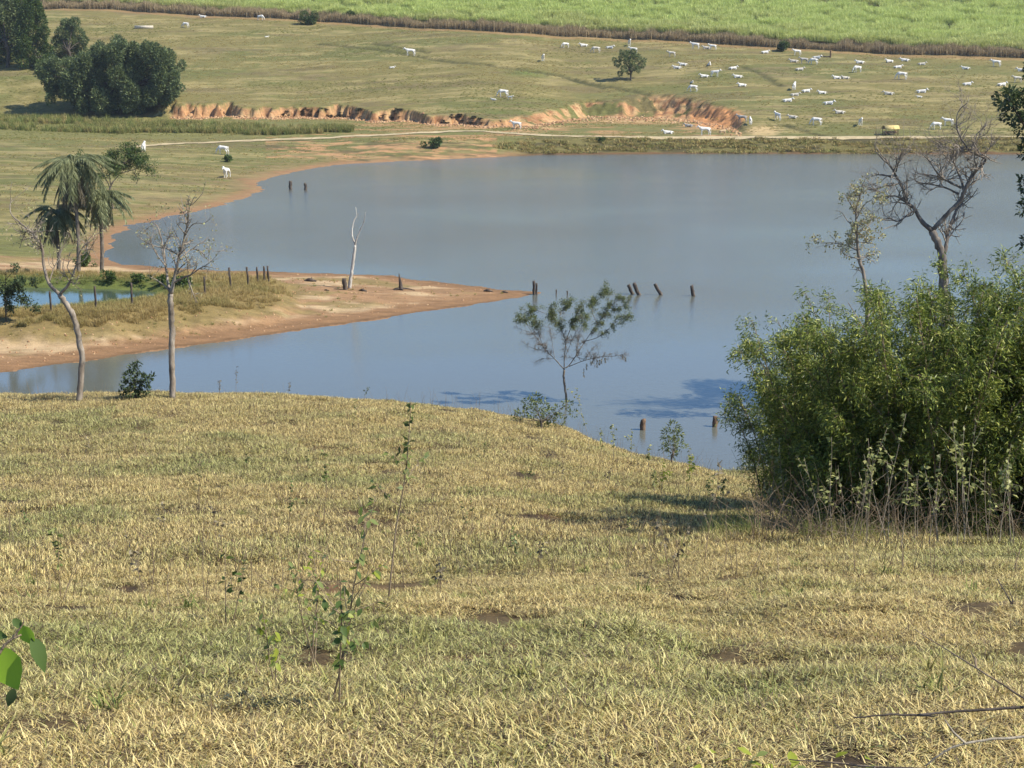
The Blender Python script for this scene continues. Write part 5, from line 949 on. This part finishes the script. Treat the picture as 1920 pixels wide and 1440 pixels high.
post('old_post', 1557, 108, 1.9, 0.22, M['wood_brown'], 'stout old post standing on the pasture below the cane')
b = hit(1548, 107); mb = MB(); mb.tube(smooth_line([(-1.6, 0, .1), (-.5, .1, .16), (.6, 0, .12), (1.4, .1, .2)], 4), np.linspace(.1, .2, 13), 8); mb.tube(smooth_line([(-.3, .1, .15), (-.6, .2, .4), (-.9, .1, .55)], 3), np.linspace(.07, .02, 7), 5); o = mb.build('fallen_log', M['wood_dark'], None); o.location = b; tag(o, 'dark fallen log lying at the foot of the old post', 'log')

# ------------------------------------------------------------------ weeds
LEAFV = np.array([(0, 0, 0), (.2, .16, .03), (.2, -.16, .03), (.45, .27, .02), (.45, -.27, .02), (.72, .19, -.05), (.72, -.19, -.05), (1, 0, -.16), (.2, 0, 0), (.45, 0, -.02), (.72, 0, -.08)])
LEAFT = np.array([(0, 8, 1), (0, 2, 8), (8, 9, 3), (8, 3, 1), (8, 2, 4), (8, 4, 9), (9, 10, 5), (9, 5, 3), (9, 4, 6), (9, 6, 10), (10, 7, 5), (10, 6, 7)])
leaf_me = {}
def leaf_obj(parent, mat, loc, rot, size, nm='leaf'):
    if mat.name not in leaf_me:
        me = mesh_np('leaf', LEAFV, None, LEAFT); me.materials.append(mat); leaf_me[mat.name] = me
    o = bpy.data.objects.new(nm, leaf_me[mat.name]); COL.objects.link(o); o.parent = parent; o.location = loc; o.rotation_euler = rot; o.scale = (size, size, size); return o
def weed(u, row, h, label, seed, mat, nst=1, bend=0.15, nl=40, lsz=(0.05, 0.03), top=0.35, each=False, stem='stem_dry', rad=0.006, group=None, Y=None, name='weed', cat='weed', side=2):
    r = np.random.default_rng(seed); b = hit(u, row) if Y is None else at_y(u, row, Y); o = empty(name, b, 0, label, cat, group); lv = MB(); nlv = 0
    for k in range(nst):
        d = np.array((r.normal(0, bend), r.normal(0, bend), 1.0)); P = wig((r.normal(0, .02) * (nst > 1), r.normal(0, .02) * (nst > 1), -0.03), d, h * r.uniform(0.7, 1.0) if k else h, 10, 0.13, 0.1, r); mb = MB(); mb.tube(P, np.linspace(rad, rad * 0.3, 11), 5); sm_ = mb.build('stem', M[stem], o)
        lines = [P]
        for q in range(side):
            i = r.integers(4, 9); W = wig(P[i], np.array((r.normal(0, .8), r.normal(0, .8), .7)), h * r.uniform(.12, .3), 6, .3, .2, r); lines.append(W); mb = MB(); mb.tube(W, np.linspace(rad * .5, rad * .2, 7), 4); mb.build('side_stem', M[stem], sm_)
        for q in range(nl // nst):
            L = lines[r.integers(0, len(lines))] if r.uniform() < .6 else P; f = r.uniform(1 - top if L is P else .2, 1) * (len(L) - 1); i = min(len(L) - 2, int(f)); p = L[i] + (L[i + 1] - L[i]) * (f - i)
            if each: leaf_obj(sm_, [mat, M['leaf_weed'], M['leaf_yellow'], M['leaf_weed']][r.integers(0, 4)], p, (r.normal(0, .5), r.uniform(-.2, 1.1), r.uniform(0, 6.28)), lsz[0] * r.uniform(.6, 1.25))
            else: dd = np.array((r.normal(0, 1), r.normal(0, 1), r.normal(-.25, .5))); lv.leaves(p[None], dd[None], lsz[0] * r.uniform(.6, 1.3), lsz[1] * r.uniform(.7, 1.2), r=r)
    fo = lv.build('foliage', mat, o)
    if fo: fo['kind'] = 'stuff'
    return o
weed(727, 1133, 1.50, 'tall single weed with a leafy tip rising on the open slope', 201, M['leaf_weed'], 1, .02, 60, (.06, .032), .42, False, rad=.008, side=4)
weed(628, 1325, 0.95, 'leafy weed with dark lower and bright upper leaves on the foreground slope', 202, M['leaf_mid'], 3, .17, 120, (.044, .04), .65, True, rad=.005, side=5)
weed(585, 1250, 0.85, 'straggly leaning weed with small dark leaves behind the bright leafy one', 212, M['leaf_weed'], 3, .38, 90, (.038, .03), .75, True, rad=.004, side=5)
weed(505, 1290, 0.42, 'short yellow leafed weed on the foreground slope', 203, M['leaf_yellow'], 2, .1, 26, (.05, .03), .6, True, rad=.004)
weed(113, 1120, 0.75, 'slim weed with yellow green leaves on the slope below the bowed tree', 204, M['leaf_weed'], 1, .05, 44, (.055, .03), .55, rad=.005, side=3)
weed(608, 985, 1.15, 'weed with dark leafy tip and yellow lower leaves on the middle slope', 205, M['leaf_weed'], 1, .03, 40, (.07, .04), .4, rad=.007, side=3)
for i, (u, v, h, lab, mt) in enumerate([(540, 1010, .9, 'thin dark tipped weed on the middle slope', 'leaf_mid'), (655, 850, 1.3, 'very thin tall weed leaning on the upper slope', 'leaf_mid'), (372, 950, .9, 'slim green weed on the straw coloured middle slope', 'leaf_weed'), (825, 1118, .42, 'small dark withered weed on the slope edge', 'leaf_palm_dead'), (443, 742, .95, 'dry seed head weed standing on the crest against the water', 'leaf_palm_dead'), (412, 745, .55, 'short dry weed on the crest beside the seed head weed', 'leaf_palm_dead'), (540, 748, .5, 'thin dry weed on the crest', 'leaf_palm_dead'), (682, 757, .55, 'dark twiggy weed on the crest', 'leaf_mid'), (165, 870, .7, 'brownish dry weed below the bowed tree', 'leaf_palm_dead'), (990, 915, .45, 'low dark green weed on the middle slope', 'leaf_mid'), (1140, 920, .5, 'dry brown weed near the bamboo shadow', 'leaf_palm_dead'), (408, 1050, .7, 'dry leafless weed stalk on the lower slope', 'leaf_palm_dead'), (1050, 950, .9, 'thin dry weed stalk below the sparse tree', 'leaf_palm_dead'), (1320, 1060, 1.0, 'pale dry weed stalk near the edge of the bamboo shadow', 'leaf_palm_dead')]):
    weed(u, v, h, lab, 220 + i, M[mt], 1 + (i % 3 == 2), .08, 30, (.05, .028), .5, rad=.005)
for i, (u, v, h, lab) in enumerate([(1105, 850, 1.7, 'tallest pale leafed weed at the crest before the water'), (1128, 860, .8, 'short pale leafed weed at the crest before the water'), (1150, 868, .95, 'slim weed on the crest next to the tallest crest weed'), (1185, 873, .9, 'leafy pale weed on the crest line near the thick post'), (1215, 880, .6, 'low weed on the crest before the thick post'), (1240, 935, .75, 'yellow topped weed at the edge of the bamboo shadow'), (1290, 940, .9, 'bright yellow green weed lit above the bamboo shadow'), (1330, 965, .8, 'pale weed standing in the bamboo shadow'), (1350, 960, .6, 'thin pale weed in the middle of the bamboo shadow'), (1225, 925, .5, 'thin stalk at the tip of the bamboo shadow'), (1300, 900, .8, 'weed at the near water edge beside the feathery shrub')]):
    weed(u, v, h, lab, 260 + i, M['leaf_yellow'] if 'yellow' in lab else M['leaf_wpale'], 1, .06, 34, (.075, .045), .55, rad=.006, stem='stem_pale')
sw = [(60, 990, 'thin seedling below the bowed gaunt tree'), (230, 905, 'thin seedling downslope of the dark crest shrub'), (310, 1000, 'seedling with a few dark leaves on the straw slope'), (460, 880, 'seedling on the slope under the straight gaunt tree'), (575, 905, 'small seedling uphill of the dark tipped weed'), (790, 905, 'low spreading seedling near the very thin tall weed'), (905, 860, 'small dark seedling near the crest before the sparse tree'), (880, 1010, 'leafy seedling beside the dry ground patches'), (1010, 1075, 'yellowish seedling on the lower slope'), (960, 1060, 'twiggy brown seedling on the lower slope'), (1180, 1010, 'thin seedling below the bamboo shadow tip'), (1250, 1090, 'twiggy dry seedling at the slope break'), (700, 985, 'dark leaved seedling beside the tall single weed'), (770, 1030, 'short leafy seedling downhill of the tall single weed'), (275, 1120, 'short greenish seedling at the slope break'), (430, 1180, 'small leafy seedling on the coarse grass')]
for i, (u, v, lab) in enumerate(sw): weed(u, v, .35 + .45 * ((i * 37) % 10) / 10, lab, 400 + i, M[['leaf_mid', 'leaf_weed', 'leaf_palm_dead'][i % 3]], 1 + i % 2, .15, 24, (.05, .03), .6, rad=.0045, name='seedling', cat='seedling')
wl = [(1470, 1000, 1.45), (1492, 985, 1.25), (1520, 1012, .85), (1545, 1015, 1.15), (1562, 1020, 1.35), (1588, 1022, 1.25), (1612, 1018, 1.5), (1625, 1025, 1.15), (1648, 1020, 1.6), (1668, 1026, 1.3), (1690, 1028, 1.0), (1715, 1024, .9), (1740, 1026, 1.1), (1762, 1025, .95), (1795, 1030, 1.45), (1808, 1028, 1.55), (1822, 1024, 1.25), (1848, 1026, 1.05), (1872, 1030, 1.2), (1440, 985, .95), (1415, 975, .7), (1900, 1030, 1.0)]
WPLACE = [(1480, 'before the slim outer bamboo clump'), (1560, 'before the loose plumed bamboo clump'), (1640, 'before the dense low bamboo clump'), (1725, 'before the bamboo under the leafless tree'), (1815, 'before the broad bamboo clump'), (1890, 'before the tall bamboo under the overhanging tree'), (9999, 'before the bamboo beside the overhanging tree')]
for i, (u, v, h) in enumerate(wl): weed(u, v, h, '%s %s pale weed %s' % ('tall' if h > 1.3 else 'waist high' if h > 1.02 else 'short', 'forked' if i % 2 else 'single stemmed', next(p_ for e_, p_ in WPLACE if u < e_)), 300 + i, M['leaf_wpale'], 1 + (i % 2), .10, int(22 * h + 6), (.065, .04), .45, rad=.006, stem='stem_pale', group='tall weeds in front of the bamboo', side=2)
# low dead brush at the foot of the bamboo
mb = MB(); r = np.random.default_rng(77)
for k in range(900):
    u = r.uniform(1400, 1990); d = r.uniform(16.8, 20.5); x_ = float(ray(u, 1000)[0]) * d; p = (x_, d, ground(x_, d) - .02); L = r.uniform(.25, 1.25); mb.tube(wig(p, (r.normal(0, .55), r.normal(0, .4), 1), L, 5, .6, -.3, r), np.linspace(.004, .0015, 6), 3, cap=False)
o = mb.build('dead_brush', M['stem_dry'], None); tag(o, 'tangle of thin dead stems along the foot of the bamboo', 'brush', kind='stuff')
mb = MB(); P_ = []
for k in range(230):
    u = r.uniform(1330, 1990); d = r.uniform(17.0, 22.0); x_ = float(ray(u, 960)[0]) * d; P_.append((x_, d, ground(x_, d)))
scatter('brush_grass', protos('rank_grass', 4, M['tallgrass'], lambda mb, i: blades(mb, 40, 0.25, (0.35, 0.8), (0.008, 0.016), (0.4, 0.3), 3, -0.03)), np.array(P_), r.uniform(0, 6.28, len(P_)), r.uniform(.2, .65, len(P_)), np.clip(r.normal(.75, .3, len(P_)), 0, 1), 'rank dry and green grass at the foot of the bamboo', 'grass')
# thin dry stalks over the hillside
mb = MB()
xs, ys2 = fan_points(11, 44, 3.4, 0.36); kq = fbm(xs * 0.35, ys2 * 0.35, 150, 3) > 0.5; xs, ys2 = xs[kq], ys2[kq]
for x_, d in zip(xs, ys2):
    if float(x_ / d) > .19 and d > 18: continue
    p = (x_, d, ground(x_, d) - .02); L = r.uniform(.2, .75); mb.tube(wig(p, (r.normal(0, .2), r.normal(0, .2), 1), L, 4, .25, 0, r), np.linspace(.0045, .0018, 5), 3, cap=False)
o = mb.build('dry_stalks', M['stem_dry'], None); tag(o, 'thin dry weed stalks standing out of the straw coloured hillside', 'stalks', kind='stuff')

# ------------------------------------------------------------------ twigs and leaves close to the camera
YN = 2.3; b = at_y(-60, 1330, YN); o = empty('leafy_branch', b, 0, 'branch with large bright green leaves close by the slope', 'branch')
mb = MB(); mb.tube(smooth_line([np.array(at_y(*q, YN) - b) for q in [(-60, 1330), (-20, 1260), (10, 1208), (40, 1190)]], 4), np.linspace(.004, .0015, 13), 6); mb.build('stem', M['stem_dry'], o)
mb = MB(); mb.tube(smooth_line([np.array(at_y(*q, YN) - b) for q in [(8, 1210), (20, 1200), (42, 1172), (45, 1160)]], 3), np.linspace(.002, .001, 10), 5); mb.build('side_stem', M['stem_dry'], o)
def big_leaf(p0, p1, wpx, mat, roll, curl=0.18):
    a0 = np.array(at_y(*p0, YN) - b); a1 = np.array(at_y(*p1, YN) - b); L = np.linalg.norm(a1 - a0); D = (a1 - a0) / L; n = np.array((math.sin(roll), -math.cos(roll), 0.35)); X = np.cross(D, n); X /= np.linalg.norm(X); N = np.cross(X, D); k = 9; w_ = wpx * YN / F; V = []; T = []
    for i in range(k):
        s_ = i / (k - 1); hw = w_ * 0.5 * math.sin(math.pi * min(1, s_ ** 0.72)) * (1 + .07 * (i % 2)); c_ = a0 + D * L * s_ - N * L * curl * s_ * s_
        V += [c_ - X * hw + N * hw * .25, c_, c_ + X * hw + N * hw * .25]
    for i in range(k - 1):
        q = 3 * i; T += [(q, q + 1, q + 4, q + 3), (q + 1, q + 2, q + 5, q + 4)]
    mb = MB(); mb.add(V, T); return mb.build('leaf', mat, o)
M['leaf_big'] = mat_leaf('large_bright_leaves', [(0, (.20, .36, .03)), (1, (.34, .50, .05))], .4, .5, .4)
big_leaf((-6, 1212), (34, 1300), 62, M['leaf_big'], .2); big_leaf((44, 1172), (60, 1215), 34, M['leaf_big'], -.3); big_leaf((58, 1196), (92, 1262), 34, M['leaf_mid'], .9); big_leaf((26, 1290), (14, 1330), 20, M['leaf_dark'], .4); big_leaf((24, 1160), (44, 1180), 16, M['leaf_mid'], .4); big_leaf((-20, 1186), (14, 1196), 22, M['leaf_mid'], -.6)
def stick(pts, Y, r0, r1, mat, lab):
    b = at_y(*pts[0], Y[0]); P = [np.array(at_y(u, v, y) - b) for (u, v), y in zip(pts, Y)]; L = smooth_line(P, 6); rr = np.random.default_rng(int(pts[0][0])); L[1:-1] += rr.normal(0, r0 * .35, (len(L) - 2, 3)); mb = MB(); mb.tube(L, np.linspace(r0, r1, len(L)), 6)
    k = len(L) // 2; mb.tube(wig(L[k], (rr.normal(), rr.normal(), .6), .1, 4, .3, 0, rr), np.linspace(r1, r1 * .4, 5), 4); o = mb.build('fallen_stick', mat, None); o.location = b; return tag(o, lab, 'stick')
stick([(1600, 1346), (1660, 1340), (1720, 1340), (1820, 1332), (1960, 1324)], [4.9, 4.9, 4.9, 4.9, 4.9], .0028, .006, M['bark_dark'], 'dark thin stick lying level over the foreground grass')
stick([(1715, 1180), (1770, 1215), (1830, 1252), (1890, 1290), (1960, 1335)], [5.4, 5.3, 5.1, 5.0, 4.8], .002, .005, M['stem_dry'], 'brown stick slanting down through the foreground grass')
stick([(1735, 1436), (1770, 1410), (1810, 1394), (1870, 1385), (1960, 1380)], [4.4, 4.4, 4.4, 4.4, 4.4], .003, .005, M['stem_pale'], 'pale curved stick arching over the foreground grass')
stick([(1480, 1424), (1560, 1430), (1640, 1438), (1720, 1441), (1800, 1445)], [4.45, 4.45, 4.4, 4.4, 4.4], .002, .004, M['bark_dark'], 'dark vine stem trailing beneath the bright ground leaves')
stick([(1870, 1085), (1890, 1120), (1905, 1150), (1918, 1180)], [9.0, 8.9, 8.8, 8.7], .003, .006, M['bark_dark'], 'dark bent twig standing beside the brown slanting stick')
b = hit(1420, 1438); o = empty('ground_vine', b, 0, 'trailing vine with broad pale green leaves low in the foreground grass', 'vine'); r = np.random.default_rng(88)
mb = MB(); mb.tube(smooth_line([np.array(at_y(u, v, 4.55) - b) for u, v in [(1300, 1440), (1380, 1424), (1450, 1434), (1540, 1428), (1630, 1436)]], 5), np.linspace(.002, .0015, 21), 5); mb.build('stem', M['stem_dry'], o)
for (u, v) in [(1312, 1432), (1335, 1412), (1360, 1425), (1382, 1402), (1402, 1428), (1440, 1410), (1448, 1432), (1482, 1408), (1500, 1425), (1512, 1438), (1590, 1410), (1622, 1422), (1655, 1400), (1640, 1434), (1425, 1440)]:
    leaf_obj(o, M['leaf_yellow'] if r.uniform() < .5 else M['leaf_weed'], at_y(u, v, 4.5) - b, (r.normal(0, .4), r.uniform(-.1, .6), r.uniform(0, 6.28)), r.uniform(.045, .075))




# ------------------------------------------------------------------ thin summer haze
mh = bpy.data.materials.new('haze_air'); mh.use_nodes = True; th = mh.node_tree; th.nodes.clear()
vo = th.nodes.new('ShaderNodeVolumePrincipled'); vo.inputs['Color'].default_value = (0.80, 0.88, 1.0, 1); vo.inputs['Density'].default_value = 0.0001; vo.inputs['Anisotropy'].default_value = 0.2
oo = th.nodes.new('ShaderNodeOutputMaterial'); th.links.new(vo.outputs[0], oo.inputs['Volume'])
mb = MB(); mb.box((0, 2500, 42), (25000, 6000, 104)); ho = mb.build('haze', mh, None, smooth=False); tag(ho, 'thin pale summer haze filling the air over the valley', 'haze', kind='stuff')
